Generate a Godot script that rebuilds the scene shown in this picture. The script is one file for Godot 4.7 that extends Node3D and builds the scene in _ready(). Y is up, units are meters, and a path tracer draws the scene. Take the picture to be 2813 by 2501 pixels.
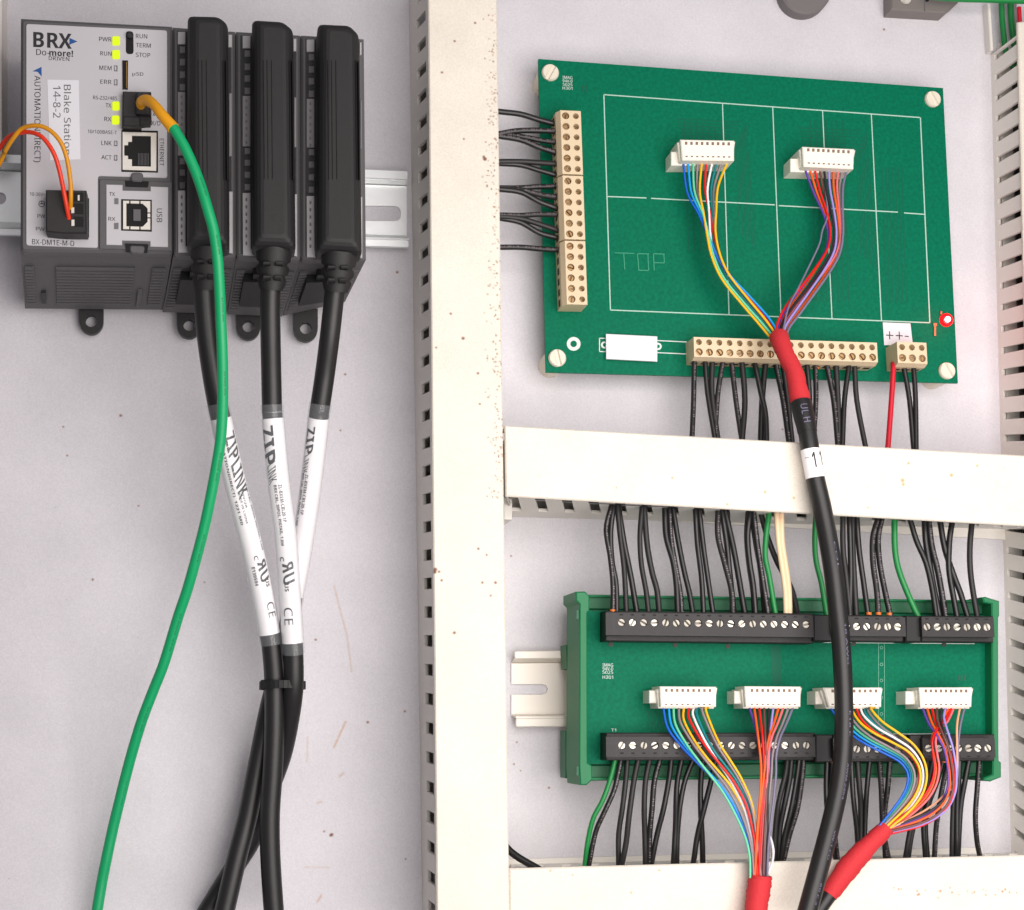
extends Node3D
# An open control cabinet: controller with modules on a rail, wiring ducts, two green circuit boards, harnesses.
# Measurements were read off the photograph and turned into places on planes of known depth in front of the back panel (z = 0).

const FOCAL := 4266.0          # focal length in photo pixels
const FOOT := Vector2(619, 1982)  # where the panel's normal through the eye meets the photo
var eye := Vector3.ZERO
var right_ := Vector3.RIGHT
var up_ := Vector3.UP
var back_ := Vector3.BACK
var origin := {}
var used := {}
var M := {}
var rng := RandomNumberGenerator.new()
var lo := Vector2.ZERO
var hi := Vector2.ONE
var panel_img: Image
var lid_img: Image

# zoom frames of the measurements: x offset, y offset, scale
const CR := {"A": [0, 0, 3.634], "B": [0, 400, 3.245], "C": [420, 0, 2.762], "D": [420, 480, 2.672], "E": [440, 1060, 2.271], "F": [200, 1740, 2.388],
	"H": [1440, 100, 2.753], "I": [1340, 600, 2.596], "J": [2050, 600, 2.596], "K": [2050, 0, 2.679], "L": [2050, 1200, 2.596], "M": [2050, 1850, 2.679],
	"N": [1340, 1140, 2.689], "O": [1340, 1600, 2.689], "P": [1340, 1960, 2.689], "S": [0, 0, 1.0], "G": [1080, 0, 2.595], "Q": [2650, 0, 4.54]}

class MB:
	var v := PackedVector3Array()
	var n := PackedVector3Array()
	func tri(a: Vector3, b: Vector3, c: Vector3, nn: Vector3) -> void:
		tri_s(a, b, c, nn, nn, nn)
	func tri_s(a: Vector3, b: Vector3, c: Vector3, na: Vector3, nb: Vector3, nc: Vector3) -> void:
		if (b - a).cross(c - a).dot(na + nb + nc) > 0.0:
			v.append_array([a, c, b])
			n.append_array([na, nc, nb])
		else:
			v.append_array([a, b, c])
			n.append_array([na, nb, nc])
	func quad(a: Vector3, b: Vector3, c: Vector3, d: Vector3, towards: Vector3) -> void:
		var nn := (c - a).cross(d - b)
		if nn.length_squared() < 1e-20:
			return
		nn = nn.normalized()
		if nn.dot(towards) < 0.0:
			nn = -nn
		tri(a, b, c, nn)
		tri(a, c, d, nn)
	func add_mesh(o: MB, t: Transform3D) -> void:
		for i in o.v.size():
			v.append(t * o.v[i])
			n.append((t.basis * o.n[i]).normalized())


func _ready() -> void:
	rng.seed = 7
	# camera: a tilted look at the panel, which is the plane z = 0 with x to the right and y up
	var n := Vector3(FOOT.x - 1406.5, -(FOOT.y - 1250.5), -FOCAL).normalized()
	var lean := -0.022
	var xc := Vector3(1, lean, (n.x + n.y * lean) / -n.z).normalized()
	var zc := -n
	var yc := zc.cross(xc).normalized()
	right_ = Vector3(xc.x, yc.x, zc.x)
	up_ = Vector3(xc.y, yc.y, zc.y)
	back_ = Vector3(xc.z, yc.z, zc.z)
	eye = Vector3(0, 0, 0.738)
	var cam := Camera3D.new()
	cam.name = "camera"
	cam.transform = Transform3D(Basis(right_, up_, back_), eye)
	cam.fov = rad_to_deg(2.0 * atan(1250.5 / FOCAL))
	cam.near = 0.02
	cam.far = 20.0
	add_child(cam)
	var env := Environment.new()
	env.background_mode = Environment.BG_COLOR
	env.background_color = Color(0.50, 0.49, 0.50)
	env.tonemap_mode = Environment.TONE_MAPPER_LINEAR
	env.tonemap_exposure = 1.0
	env.sdfgi_enabled = true
	env.ssao_enabled = true
	env.ssil_enabled = true
	var we := WorldEnvironment.new()
	we.name = "surroundings"
	we.environment = env
	add_child(we)
	room_light("room_light", Vector3(0.31, 0.03, 0.58), Vector3(0.30, 0.04, 0), Vector2(0.6, 0.6), 0.60, Color(1.0, 0.975, 0.96))
	room_light("room_light_above", Vector3(0.1, 0.85, 1.1), Vector3(0.1, 0.1, 0), Vector2(1.2, 0.8), 0.18, Color(1.0, 0.98, 0.985))
	var a := P(-400, -400)
	var b := P(3350, 2900)
	lo = Vector2(a.x, b.y)
	hi = Vector2(b.x, a.y)
	make_materials()
	stain_paint()
	var mb := MB.new()
	slab(mb, PackedVector2Array([Vector2(lo.x, lo.y), Vector2(hi.x, lo.y), Vector2(hi.x, hi.y), Vector2(lo.x, hi.y)]), [[-0.003, 0], [0, 0]])
	var back := solo("back_panel", mb, M.panel, "pale grey painted metal back panel of the cabinet with rust specks", "panel")
	back.set_meta("kind", "structure")
	build_ducts()
	build_rails()
	build_controller()
	build_modules()
	build_cables()
	build_upper_board()
	build_lower_board()
	build_harnesses()
	build_wires()
	build_top_fittings()

func room_light(called: String, at: Vector3, aim: Vector3, size: Vector2, energy: float, c: Color) -> void:
	var l := AreaLight3D.new()
	l.name = called
	l.area_size = size
	l.light_energy = energy
	l.light_color = c
	l.shadow_enabled = true
	add_child(l)
	l.look_at_from_position(at, aim, Vector3.UP)

# ---------- pixels to places ----------
func P(x: float, y: float, z := 0.0) -> Vector3:
	var d := right_ * ((x - 1406.5) / FOCAL) - up_ * ((y - 1250.5) / FOCAL) - back_
	return eye + d * ((z - eye.z) / d.z)

func px(x: float, y: float, z: float) -> float:
	return (P(x + 1.0, y, z) - P(x, y, z)).length()

func cv(c: String, a: Array) -> Array:
	var k: Array = CR[c]
	var out := []
	for i in range(0, a.size(), 2):
		out.append(Vector2(k[0] + a[i] / k[2], k[1] + a[i + 1] / k[2]))
	return out

func W(poly: Array, z: float) -> PackedVector2Array:
	var out := PackedVector2Array()
	for p in poly:
		var q := P(p.x, p.y, z)
		out.append(Vector2(q.x, q.y))
	return out

func path(pts: Array, zs: Array) -> Array:
	var out := []
	for i in pts.size():
		var f := float(i) / maxf(1.0, pts.size() - 1.0) * (zs.size() - 1.0)
		var k := mini(int(f), zs.size() - 2) if zs.size() > 1 else 0
		var z: float = zs[0] if zs.size() == 1 else lerpf(zs[k], zs[k + 1], f - k)
		out.append(P(pts[i].x, pts[i].y, z))
	return out

func rect(x0: float, y0: float, x1: float, y1: float) -> Array:
	return [Vector2(x0, y0), Vector2(x1, y0), Vector2(x1, y1), Vector2(x0, y1)]

func rounded(poly: Array, r: float, seg := 4) -> Array:
	var out := []
	for i in poly.size():
		var a: Vector2 = poly[i - 1]
		var b: Vector2 = poly[i]
		var c: Vector2 = poly[(i + 1) % poly.size()]
		var k := minf(r, minf((a - b).length(), (c - b).length()) * 0.45)
		var p := b + (a - b).normalized() * k
		var q := b + (c - b).normalized() * k
		for j in seg + 1:
			var t := float(j) / seg
			out.append(p.lerp(b, t).lerp(b.lerp(q, t), t))
	return out

func disc(c: Vector2, r: float, seg := 20) -> Array:
	var out := []
	for i in seg:
		out.append(c + Vector2(cos(TAU * i / seg), sin(TAU * i / seg)) * r)
	return out

# ---------- shapes ----------
func area(p: PackedVector2Array) -> float:
	var a := 0.0
	for i in p.size():
		a += p[i].cross(p[(i + 1) % p.size()])
	return a

func grown(p: PackedVector2Array, k: float) -> PackedVector2Array:
	# the polygon tools need larger numbers than millimetres in metres
	var out := PackedVector2Array()
	for q in p:
		out.append(q * k)
	return out

func cut(p: PackedVector2Array, h: PackedVector2Array) -> Array:
	# p without h, as two halves that meet at h's middle
	var out := []
	var big := grown(p, 1000.0)
	var hole := grown(h, 1000.0)
	var c := Vector2.ZERO
	for q in hole:
		c += q / hole.size()
	for sgn in [-1.0, 1.0]:
		var half := PackedVector2Array([c + Vector2(0, 2000), c + Vector2(2000 * sgn, 2000), c + Vector2(2000 * sgn, -2000), c + Vector2(0, -2000)])
		for piece in Geometry2D.intersect_polygons(big, half):
			for q in Geometry2D.clip_polygons(piece, hole):
				out.append(grown(q, 0.001))
	return out

func inset(p: PackedVector2Array, d: float) -> PackedVector2Array:
	if d == 0.0:
		return p
	var s := signf(area(p))
	var out := PackedVector2Array()
	for i in p.size():
		var e := (p[i] - p[i - 1 if i > 0 else p.size() - 1]).normalized()
		var f := (p[(i + 1) % p.size()] - p[i]).normalized()
		var m := (Vector2(e.y, -e.x) + Vector2(f.y, -f.x)) * s
		out.append(p[i] - m * (2.0 / maxf(0.5, m.length_squared())) * d)
	return out

func slab(mb: MB, poly: PackedVector2Array, prof: Array, corner := 0.0) -> void:
	# prof: [z, inset] from the back to the front; corner rounds the outline after it has shrunk
	var s := signf(area(poly))
	var rings := []
	for q in prof:
		var r := inset(poly, q[1])
		if corner > 0.0:
			r = PackedVector2Array(rounded(Array(r), corner, 4))
		rings.append(r)
	if corner > 0.0:
		poly = rings[0]
	for k in prof.size() - 1:
		var r0: PackedVector2Array = rings[k]
		var r1: PackedVector2Array = rings[k + 1]
		for i in poly.size():
			var j := (i + 1) % poly.size()
			var e := (poly[j] - poly[i]).normalized() * s
			mb.quad(Vector3(r0[i].x, r0[i].y, prof[k][0]), Vector3(r0[j].x, r0[j].y, prof[k][0]), Vector3(r1[j].x, r1[j].y, prof[k + 1][0]), Vector3(r1[i].x, r1[i].y, prof[k + 1][0]), Vector3(e.y, -e.x, 0.01))
	for k in [0, prof.size() - 1]:
		var r: PackedVector2Array = rings[k]
		var z: float = prof[k][0]
		var ix := Geometry2D.triangulate_polygon(grown(r, 1000.0))
		for t in range(0, ix.size(), 3):
			mb.tri(Vector3(r[ix[t]].x, r[ix[t]].y, z), Vector3(r[ix[t + 1]].x, r[ix[t + 1]].y, z), Vector3(r[ix[t + 2]].x, r[ix[t + 2]].y, z), Vector3(0, 0, -1.0 if k == 0 else 1.0))

func plate(poly: Array, z0: float, z1: float, ch := 0.0) -> MB:
	# a flat piece whose front outline is read off the photo
	var mb := MB.new()
	slab(mb, W(poly, z1), [[z0, 0.0], [z1 - ch, 0.0], [z1, ch]] if ch > 0.0 else [[z0, 0.0], [z1, 0.0]])
	return mb

func holed(poly: Array, hole: Array, z0: float, z1: float) -> MB:
	# a plate with one opening, as two halves
	var mb := MB.new()
	for q in cut(W(poly, z1), W(hole, z1)):
		slab(mb, q, [[z0, 0.0], [z1, 0.0]])
	return mb

func loft(mb: MB, f: Array, zf: float, b: Array, zb: float) -> void:
	var k := f.size()
	var cf := Vector3.ZERO
	var cb := Vector3.ZERO
	for p in f:
		cf += P(p.x, p.y, zf) / k
	for p in b:
		cb += P(p.x, p.y, zb) / k
	var mid := (cf + cb) / 2.0
	for i in k:
		var j := (i + 1) % k
		var a := P(f[i].x, f[i].y, zf)
		var c := P(f[j].x, f[j].y, zf)
		var d := P(b[j].x, b[j].y, zb)
		var e := P(b[i].x, b[i].y, zb)
		mb.quad(a, c, d, e, (a + c + d + e) / 4.0 - mid)
		mb.tri(a, c, cf, Vector3(0, 0, 1))
		mb.tri(d, e, cb, Vector3(0, 0, -1))

func block(mb: MB, a: Vector3, b: Vector3, c: Vector3, d: Vector3, t: Vector3) -> void:
	# the quad a b c d thickened by t
	var q := [a, b, c, d]
	var m := (a + b + c + d) / 4.0 + t / 2.0
	mb.quad(a, b, c, d, -t)
	mb.quad(a + t, b + t, c + t, d + t, t)
	for i in 4:
		var e: Vector3 = q[i]
		var f: Vector3 = q[(i + 1) % 4]
		mb.quad(e, f, f + t, e + t, (e + f + t) / 2.0 - m)

func smooth(pts: Array, n := 6) -> PackedVector3Array:
	var out := PackedVector3Array()
	for i in pts.size() - 1:
		var a: Vector3 = pts[maxi(i - 1, 0)]
		var b: Vector3 = pts[i]
		var c: Vector3 = pts[i + 1]
		var d: Vector3 = pts[mini(i + 2, pts.size() - 1)]
		for j in n:
			var t := float(j) / n
			out.append(0.5 * (2.0 * b + (c - a) * t + (2.0 * a - 5.0 * b + 4.0 * c - d) * t * t + (3.0 * b - a - 3.0 * c + d) * t * t * t))
	out.append(pts[-1])
	return out

func frames(pts: PackedVector3Array) -> Array:
	# per point: [towards the room, to the right of the run]
	var out := []
	for i in pts.size():
		var t := (pts[mini(i + 1, pts.size() - 1)] - pts[maxi(i - 1, 0)]).normalized()
		var ref := Vector3(0, 0, 1) if absf(t.z) < 0.93 else Vector3(0, 1, 0)
		var e1 := (ref - t * ref.dot(t)).normalized()
		out.append([e1, e1.cross(t).normalized()])
	return out

func tube(mb: MB, pts: PackedVector3Array, r, sides := 10, capped := true) -> void:
	var fr := frames(pts)
	var rings := []
	var norms := []
	for i in pts.size():
		var rad: float = 0.0 if r is Array else r
		if r is Array:
			var f: float = float(i) / (pts.size() - 1) * (r.size() - 1)
			var k := mini(int(f), r.size() - 2)
			rad = lerpf(r[k], r[k + 1], f - k)
		var ring := PackedVector3Array()
		var nn := PackedVector3Array()
		for j in sides:
			var a := TAU * j / sides
			var o: Vector3 = fr[i][0] * cos(a) + fr[i][1] * sin(a)
			ring.append(pts[i] + o * rad)
			nn.append(o)
		rings.append(ring)
		norms.append(nn)
	for i in pts.size() - 1:
		for j in sides:
			var k := (j + 1) % sides
			mb.tri_s(rings[i][j], rings[i][k], rings[i + 1][k], norms[i][j], norms[i][k], norms[i + 1][k])
			mb.tri_s(rings[i][j], rings[i + 1][k], rings[i + 1][j], norms[i][j], norms[i + 1][k], norms[i + 1][j])
	if capped:
		for e in [0, pts.size() - 1]:
			var nn := (pts[0] - pts[1]).normalized() if e == 0 else (pts[-1] - pts[-2]).normalized()
			for j in sides:
				mb.tri(pts[e], rings[e][j], rings[e][(j + 1) % sides], nn)

func tubed(pts: PackedVector3Array, r, sides := 10) -> MB:
	var mb := MB.new()
	tube(mb, pts, r, sides)
	return mb

# ---------- nodes ----------
func numbered(called: String) -> String:
	var k: int = used.get(called, 0)
	used[called] = k + 1
	return called if k == 0 else "%s_%03d" % [called, k]

func to_mesh(mb: MB, off: Vector3) -> ArrayMesh:
	var v := PackedVector3Array()
	var uv := PackedVector2Array()
	v.resize(mb.v.size())
	uv.resize(mb.v.size())
	var size := hi - lo
	for i in mb.v.size():
		v[i] = mb.v[i] - off
		uv[i] = Vector2((mb.v[i].x - lo.x) / size.x, 1.0 - (mb.v[i].y - lo.y) / size.y)
	var a := []
	a.resize(Mesh.ARRAY_MAX)
	a[Mesh.ARRAY_VERTEX] = v
	a[Mesh.ARRAY_NORMAL] = mb.n
	a[Mesh.ARRAY_TEX_UV] = uv
	var m := ArrayMesh.new()
	m.add_surface_from_arrays(Mesh.PRIMITIVE_TRIANGLES, a)
	return m

func part(called: String, mb: MB, mat: Material, parent: Node3D, label := "") -> MeshInstance3D:
	var o := MeshInstance3D.new()
	o.name = called
	if mb.v.size():
		o.mesh = to_mesh(mb, origin[parent])
	o.material_override = mat
	parent.add_child(o, true)
	origin[o] = origin[parent]
	if label:
		o.set_meta("label", label)
	return o

func put(called: String, mesh: Mesh, mat: Material, parent: Node3D, at: Vector3, turn := 0.0, scl := 1.0) -> MeshInstance3D:
	var o := MeshInstance3D.new()
	o.name = called
	o.mesh = mesh
	o.material_override = mat
	o.transform = Transform3D(Basis(Vector3(0, 0, 1), turn).scaled(Vector3.ONE * scl), at - origin[parent])
	parent.add_child(o, true)
	origin[o] = at
	return o

func thing(called: String, label: String, category: String, base: Vector3, group := "") -> Node3D:
	var o := Node3D.new()
	o.name = numbered(called)
	o.position = base
	add_child(o, true)
	origin[o] = base
	tag(o, label, category, group)
	return o

func tag(o: Node3D, label: String, category: String, group := "") -> void:
	o.set_meta("label", label)
	o.set_meta("category", category)
	if group:
		o.set_meta("group", group)

func solo(called: String, mb: MB, mat: Material, label: String, category: String, group := "") -> MeshInstance3D:
	var box := AABB(mb.v[0], Vector3.ZERO)
	for p in mb.v:
		box = box.expand(p)
	var base := box.get_center()
	base.y = box.position.y
	var o := MeshInstance3D.new()
	o.name = numbered(called)
	o.position = base
	o.mesh = to_mesh(mb, base)
	o.material_override = mat
	add_child(o, true)
	origin[o] = base
	tag(o, label, category, group)
	return o

# ---------- lettering ----------
var fonts := {}
func glyphs(s: String, face: String) -> PackedVector2Array:
	# triangles of the printed words, fitted to 0..1
	if not fonts.has(face):
		var f := SystemFont.new()
		f.font_names = PackedStringArray(["Droid Sans Mono" if face == "mono" else "Droid Sans"])
		f.font_weight = 700 if face == "bold" else 400
		fonts[face] = f
	var tm := TextMesh.new()
	tm.text = s
	tm.font = fonts[face]
	tm.font_size = 40
	tm.pixel_size = 0.01
	tm.curve_step = 1.5
	tm.depth = 0.0
	var a := tm.get_mesh_arrays()
	var v: PackedVector3Array = a[Mesh.ARRAY_VERTEX]
	var ix = a[Mesh.ARRAY_INDEX]
	var out := PackedVector2Array()
	var mn := Vector2(1e9, 1e9)
	var mx := -mn
	for i in (ix.size() if ix != null else v.size()):
		var p: Vector3 = v[ix[i]] if ix != null else v[i]
		out.append(Vector2(p.x, p.y))
		mn = mn.min(out[-1])
		mx = mx.max(out[-1])
	for i in out.size():
		out[i] = (out[i] - mn) / (mx - mn)
	return out

func lettering(s: String, tl: Vector2, tr: Vector2, bl: Vector2, z: float, mat: Material, parent: Node3D, face := "") -> void:
	var g := glyphs(s, face)
	var mb := MB.new()
	for i in range(0, g.size(), 3):
		var q := []
		for k in 3:
			var p: Vector2 = tl + (tr - tl) * g[i + k].x + (bl - tl) * (1.0 - g[i + k].y)
			q.append(P(p.x, p.y, z))
		mb.tri(q[0], q[1], q[2], Vector3(0, 0, 1))
	part("lettering", mb, mat, parent)

func words(c: String, s: String, x0: float, y0: float, x1: float, y1: float, z: float, mat: Material, parent: Node3D, face := "", slope := 0.045) -> void:
	# a level line of print inside a box of a zoom frame; it leans as the panel's level lines do
	var q := cv(c, [x0, y0, x1, y0, x0, y1])
	var d := Vector2(0, (q[1].x - q[0].x) * slope * 0.5)
	lettering(s, q[0] - d, q[1] + d, q[2] - d, z, mat, parent, face)

func down(c: String, s: String, x0: float, y0: float, x1: float, y1: float, z: float, mat: Material, parent: Node3D, face := "", lean := 0.0) -> void:
	# print that reads downwards, the tops of its letters to the right
	var q := cv(c, [x1, y0, x1 + lean, y1, x0, y0])
	lettering(s, q[0], q[1], q[2], z, mat, parent, face)

func wrapped(s: String, pts: PackedVector3Array, r: float, s0: float, s1: float, a0: float, a1: float, mat: Material, parent: Node3D, face := "", lean := 0.0) -> void:
	# print round a cable: s0..s1 along it, a0..a1 the angles (degrees) of the letters' feet and tops
	var g := glyphs(s, face)
	var fr := frames(pts)
	var todo := []
	for i in range(0, g.size(), 3):
		todo.append([g[i], g[i + 1], g[i + 2]])
	var mb := MB.new()
	while todo:
		var t: Array = todo.pop_back()
		var lo_v: float = minf(t[0].y, minf(t[1].y, t[2].y))
		var hi_v: float = maxf(t[0].y, maxf(t[1].y, t[2].y))
		if hi_v - lo_v > 0.3:
			var k := 0
			for e in 3:
				if absf(t[e].y - t[(e + 1) % 3].y) > absf(t[k].y - t[(k + 1) % 3].y):
					k = e
			var m: Vector2 = (t[k] + t[(k + 1) % 3]) / 2.0
			todo.append([t[k], m, t[(k + 2) % 3]])
			todo.append([m, t[(k + 1) % 3], t[(k + 2) % 3]])
			continue
		var q := []
		var nn := []
		for p in t:
			var f: float = clampf(lerpf(s0, s1, p.x) + lean * (p.y - 0.5), 0.0, 1.0) * (pts.size() - 1)
			var k := mini(int(f), pts.size() - 2)
			var e1: Vector3 = fr[k][0].lerp(fr[k + 1][0], f - k)
			var e2: Vector3 = fr[k][1].lerp(fr[k + 1][1], f - k)
			var a := deg_to_rad(lerpf(a0, a1, p.y))
			var o := (e1 * cos(a) + e2 * sin(a)).normalized()
			q.append(pts[k].lerp(pts[k + 1], f - k) + o * r)
			nn.append(o)
		mb.tri_s(q[0], q[1], q[2], nn[0], nn[1], nn[2])
	part("lettering", mb, mat, parent)

func ordinal(k: int) -> String:
	var small := ["zeroth", "first", "second", "third", "fourth", "fifth", "sixth", "seventh", "eighth", "ninth", "tenth", "eleventh", "twelfth", "thirteenth", "fourteenth", "fifteenth", "sixteenth", "seventeenth", "eighteenth", "nineteenth", "twentieth"]
	if k <= 20:
		return small[k]
	return ["twenty", "thirty", "forty"][k / 10 - 2] + "-" + small[k % 10] if k % 10 else ["twentieth", "thirtieth", "fortieth"][k / 10 - 2]

# ---------- materials ----------
func mat(c: Color, rough := 0.5, metal := 0.0, grain: Texture2D = null, grain_scale := 60.0, grain_depth := 0.5) -> StandardMaterial3D:
	var m := StandardMaterial3D.new()
	m.albedo_color = c
	m.roughness = rough
	m.metallic = metal
	if grain:
		m.normal_enabled = true
		m.normal_texture = grain
		m.normal_scale = grain_depth
		m.uv1_triplanar = true
		m.uv1_world_triplanar = true
		m.uv1_scale = Vector3.ONE * grain_scale
	return m

func noise_map(freq: float, strength: float, s: int) -> NoiseTexture2D:
	var f := FastNoiseLite.new()
	f.seed = s
	f.frequency = freq
	f.fractal_octaves = 3
	var t := NoiseTexture2D.new()
	t.width = 512
	t.height = 512
	t.seamless = true
	t.as_normal_map = true
	t.bump_strength = strength
	t.noise = f
	return t

func tone(freq: float, low: float, s: int) -> NoiseTexture2D:
	# slightly uneven colour
	var f := FastNoiseLite.new()
	f.seed = s
	f.frequency = freq
	f.fractal_octaves = 5
	f.fractal_gain = 0.7
	var g := Gradient.new()
	g.set_color(0, Color(low, low, low))
	g.set_color(1, Color.WHITE)
	var t := NoiseTexture2D.new()
	t.width = 512
	t.height = 512
	t.seamless = true
	t.noise = f
	t.color_ramp = g
	return t

func glow(c: Color, e: float, base := Color(0.8, 0.8, 0.5)) -> StandardMaterial3D:
	var m := mat(base, 0.3)
	m.emission_enabled = true
	m.emission = c
	m.emission_energy_multiplier = e
	return m

func make_materials() -> void:
	var fine := noise_map(0.12, 4.0, 3)
	var soft := noise_map(0.03, 3.0, 5)
	M.black = mat(Color(0.12, 0.116, 0.118), 0.5, 0, fine, 50, 0.5)
	M.hood = mat(Color(0.098, 0.094, 0.096), 0.58, 0, fine, 50, 0.6)
	M.housing = mat(Color(0.345, 0.338, 0.345), 0.6, 0, fine, 50, 0.5)
	M.dark = mat(Color(0.06, 0.06, 0.065), 0.6)
	M.slot = mat(Color(0.03, 0.03, 0.03), 0.8)
	M.plate = mat(Color(0.735, 0.725, 0.74), 0.5, 0, fine, 80, 0.15)
	M.strip = mat(Color(0.52, 0.51, 0.52), 0.5, 0, fine, 80, 0.2)
	M.strip_light = mat(Color(0.68, 0.67, 0.68), 0.5)
	M.window = mat(Color(0.36, 0.35, 0.36), 0.35)
	M.ink = mat(Color(0.13, 0.13, 0.15), 0.6)
	M.ink_grey = mat(Color(0.4, 0.39, 0.4), 0.6)
	M.blue_ink = mat(Color(0.1, 0.3, 0.55), 0.6)
	M.sticker = mat(Color(0.84, 0.84, 0.86), 0.4)
	M.white_print = mat(Color(0.82, 0.85, 0.84), 0.6)
	M.silk = mat(Color(0.66, 0.78, 0.73), 0.6)
	M.silk_faint = mat(Color(0.42, 0.64, 0.55), 0.6)
	M.steel = mat(Color(0.90, 0.88, 0.84), 0.3, 0.45)
	M.zinc = mat(Color(0.94, 0.95, 0.95), 0.32, 0.5, soft, 12, 0.08)
	M.alloy = mat(Color(0.90, 0.87, 0.83), 0.45, 0.1)
	M.grey_metal = mat(Color(0.5, 0.475, 0.46), 0.5, 0.3)
	M.screw = mat(Color(0.74, 0.72, 0.68), 0.4, 0.45)
	M.screw_dull = mat(Color(0.66, 0.64, 0.60), 0.5, 0.4)
	M.screw_bright = mat(Color(0.82, 0.80, 0.75), 0.35, 0.45)
	M.green_print = mat(Color(0.0, 0.45, 0.27), 0.5)
	M.gold = mat(Color(0.72, 0.55, 0.28), 0.35, 1.0)
	M.brass = mat(Color(0.62, 0.5, 0.36), 0.4, 0.9)
	M.led_green = glow(Color(0.93, 1.0, 0.0), 0.85, Color(0.3, 0.4, 0.0))
	M.led_off = mat(Color(0.42, 0.42, 0.43), 0.3)
	M.led_red = glow(Color(1.0, 0.02, 0.06), 2.2, Color(0.7, 0.05, 0.08))
	M.led_core = glow(Color(1.0, 0.8, 0.85), 4.0, Color(1, 0.9, 0.9))
	M.pcb = mat(Color(0.0, 0.46, 0.335), 0.5, 0, soft, 25, 0.1)
	M.pcb.albedo_texture = tone(0.03, 0.80, 17)
	M.pcb.metallic_specular = 0.2
	M.pcb_trace = mat(Color(0.0, 0.36, 0.268), 0.5)
	M.pcb_trace.metallic_specular = 0.3
	M.beige = mat(Color(0.84, 0.76, 0.63), 0.5, 0, fine, 60, 0.25)
	M.hole = mat(Color(0.16, 0.13, 0.1), 0.7)
	M.connector = mat(Color(0.93, 0.91, 0.86), 0.45, 0, fine, 60, 0.15)
	M.pin_hole = mat(Color(0.5, 0.4, 0.33), 0.7)
	M.nylon = mat(Color(0.86, 0.83, 0.76), 0.45, 0, fine, 60, 0.2)
	M.carrier = mat(Color(0.05, 0.45, 0.27), 0.5, 0, fine, 50, 0.4)
	M.carrier_dark = mat(Color(0.05, 0.37, 0.23), 0.5, 0, fine, 50, 0.4)
	M.terminal = mat(Color(0.125, 0.112, 0.116), 0.5, 0, fine, 50, 0.4)
	M.wire_black = mat(Color(0.105, 0.10, 0.104), 0.33)
	M.wire_dull = mat(Color(0.125, 0.12, 0.122), 0.5)
	M.wire_deep = mat(Color(0.085, 0.08, 0.085), 0.4)
	M.cable_black = mat(Color(0.105, 0.10, 0.103), 0.42, 0, fine, 60, 0.25)
	M.cable_green = mat(Color(0.0, 0.62, 0.38), 0.42, 0, fine, 60, 0.2)
	M.boot = mat(Color(0.9, 0.62, 0.05), 0.5, 0, fine, 60, 0.3)
	M.shrink = mat(Color(0.78, 0.16, 0.19), 0.75, 0, soft, 45, 1.6)
	M.wire_red = mat(Color(0.86, 0.2, 0.07), 0.4)
	M.wire_yellow = mat(Color(0.82, 0.55, 0.05), 0.4)
	M.wire_crimson = mat(Color(0.78, 0.06, 0.16), 0.4)
	M.wire_green = mat(Color(0.08, 0.50, 0.24), 0.4)
	M.wire_cream = mat(Color(0.96, 0.84, 0.69), 0.4)
	M.orange = mat(Color(0.88, 0.45, 0.14), 0.45)
	M.label_white = mat(Color(0.95, 0.94, 0.945), 0.4)
	M.clear = mat(Color(0.85, 0.86, 0.88, 0.12), 0.12)
	M.clear.transparency = BaseMaterial3D.TRANSPARENCY_ALPHA
	M.clear.metallic_specular = 0.28
	M.rust = mat(Color(0.45, 0.18, 0.1), 0.8)
	M.tint = {}
	var tints := {"blue": Color(0.05, 0.36, 0.78), "sky": Color(0.08, 0.6, 0.88), "mint": Color(0.4, 0.8, 0.62), "grey": Color(0.56, 0.5, 0.52), "yellow": Color(0.95, 0.72, 0.03), "red": Color(0.86, 0.06, 0.06), "white": Color(0.92, 0.92, 0.94),
		"teal": Color(0.0, 0.48, 0.5), "purple": Color(0.36, 0.23, 0.62), "orange": Color(0.93, 0.36, 0.06), "brown": Color(0.42, 0.25, 0.23), "black": Color(0.13, 0.12, 0.14), "lavender": Color(0.62, 0.55, 0.84), "pink": Color(0.88, 0.42, 0.44), "slate": Color(0.46, 0.44, 0.54), "peach": Color(0.92, 0.66, 0.5)}
	for k in tints:
		M.tint[k] = mat(tints[k], 0.38)

# ---------- stained paint ----------
func mottled(base: Color, s: int, depth: float) -> Image:
	var w := 1400
	var h := 1245
	var f := FastNoiseLite.new()
	f.seed = s
	f.frequency = 0.01
	f.fractal_octaves = 5
	var n := f.get_image(w, h)
	n.convert(Image.FORMAT_L8)
	var src := n.get_data()
	var d := PackedByteArray()
	d.resize(w * h * 3)
	for i in w * h:
		var k := 1.0 + (src[i] / 255.0 - 0.5) * depth + (rng.randf() - 0.5) * 0.06
		d[i * 3] = clampi(int(base.r * 255.0 * k), 0, 255)
		d[i * 3 + 1] = clampi(int(base.g * 255.0 * k), 0, 255)
		d[i * 3 + 2] = clampi(int(base.b * 255.0 * k), 0, 255)
	return Image.create_from_data(w, h, false, Image.FORMAT_RGB8, d)

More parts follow.
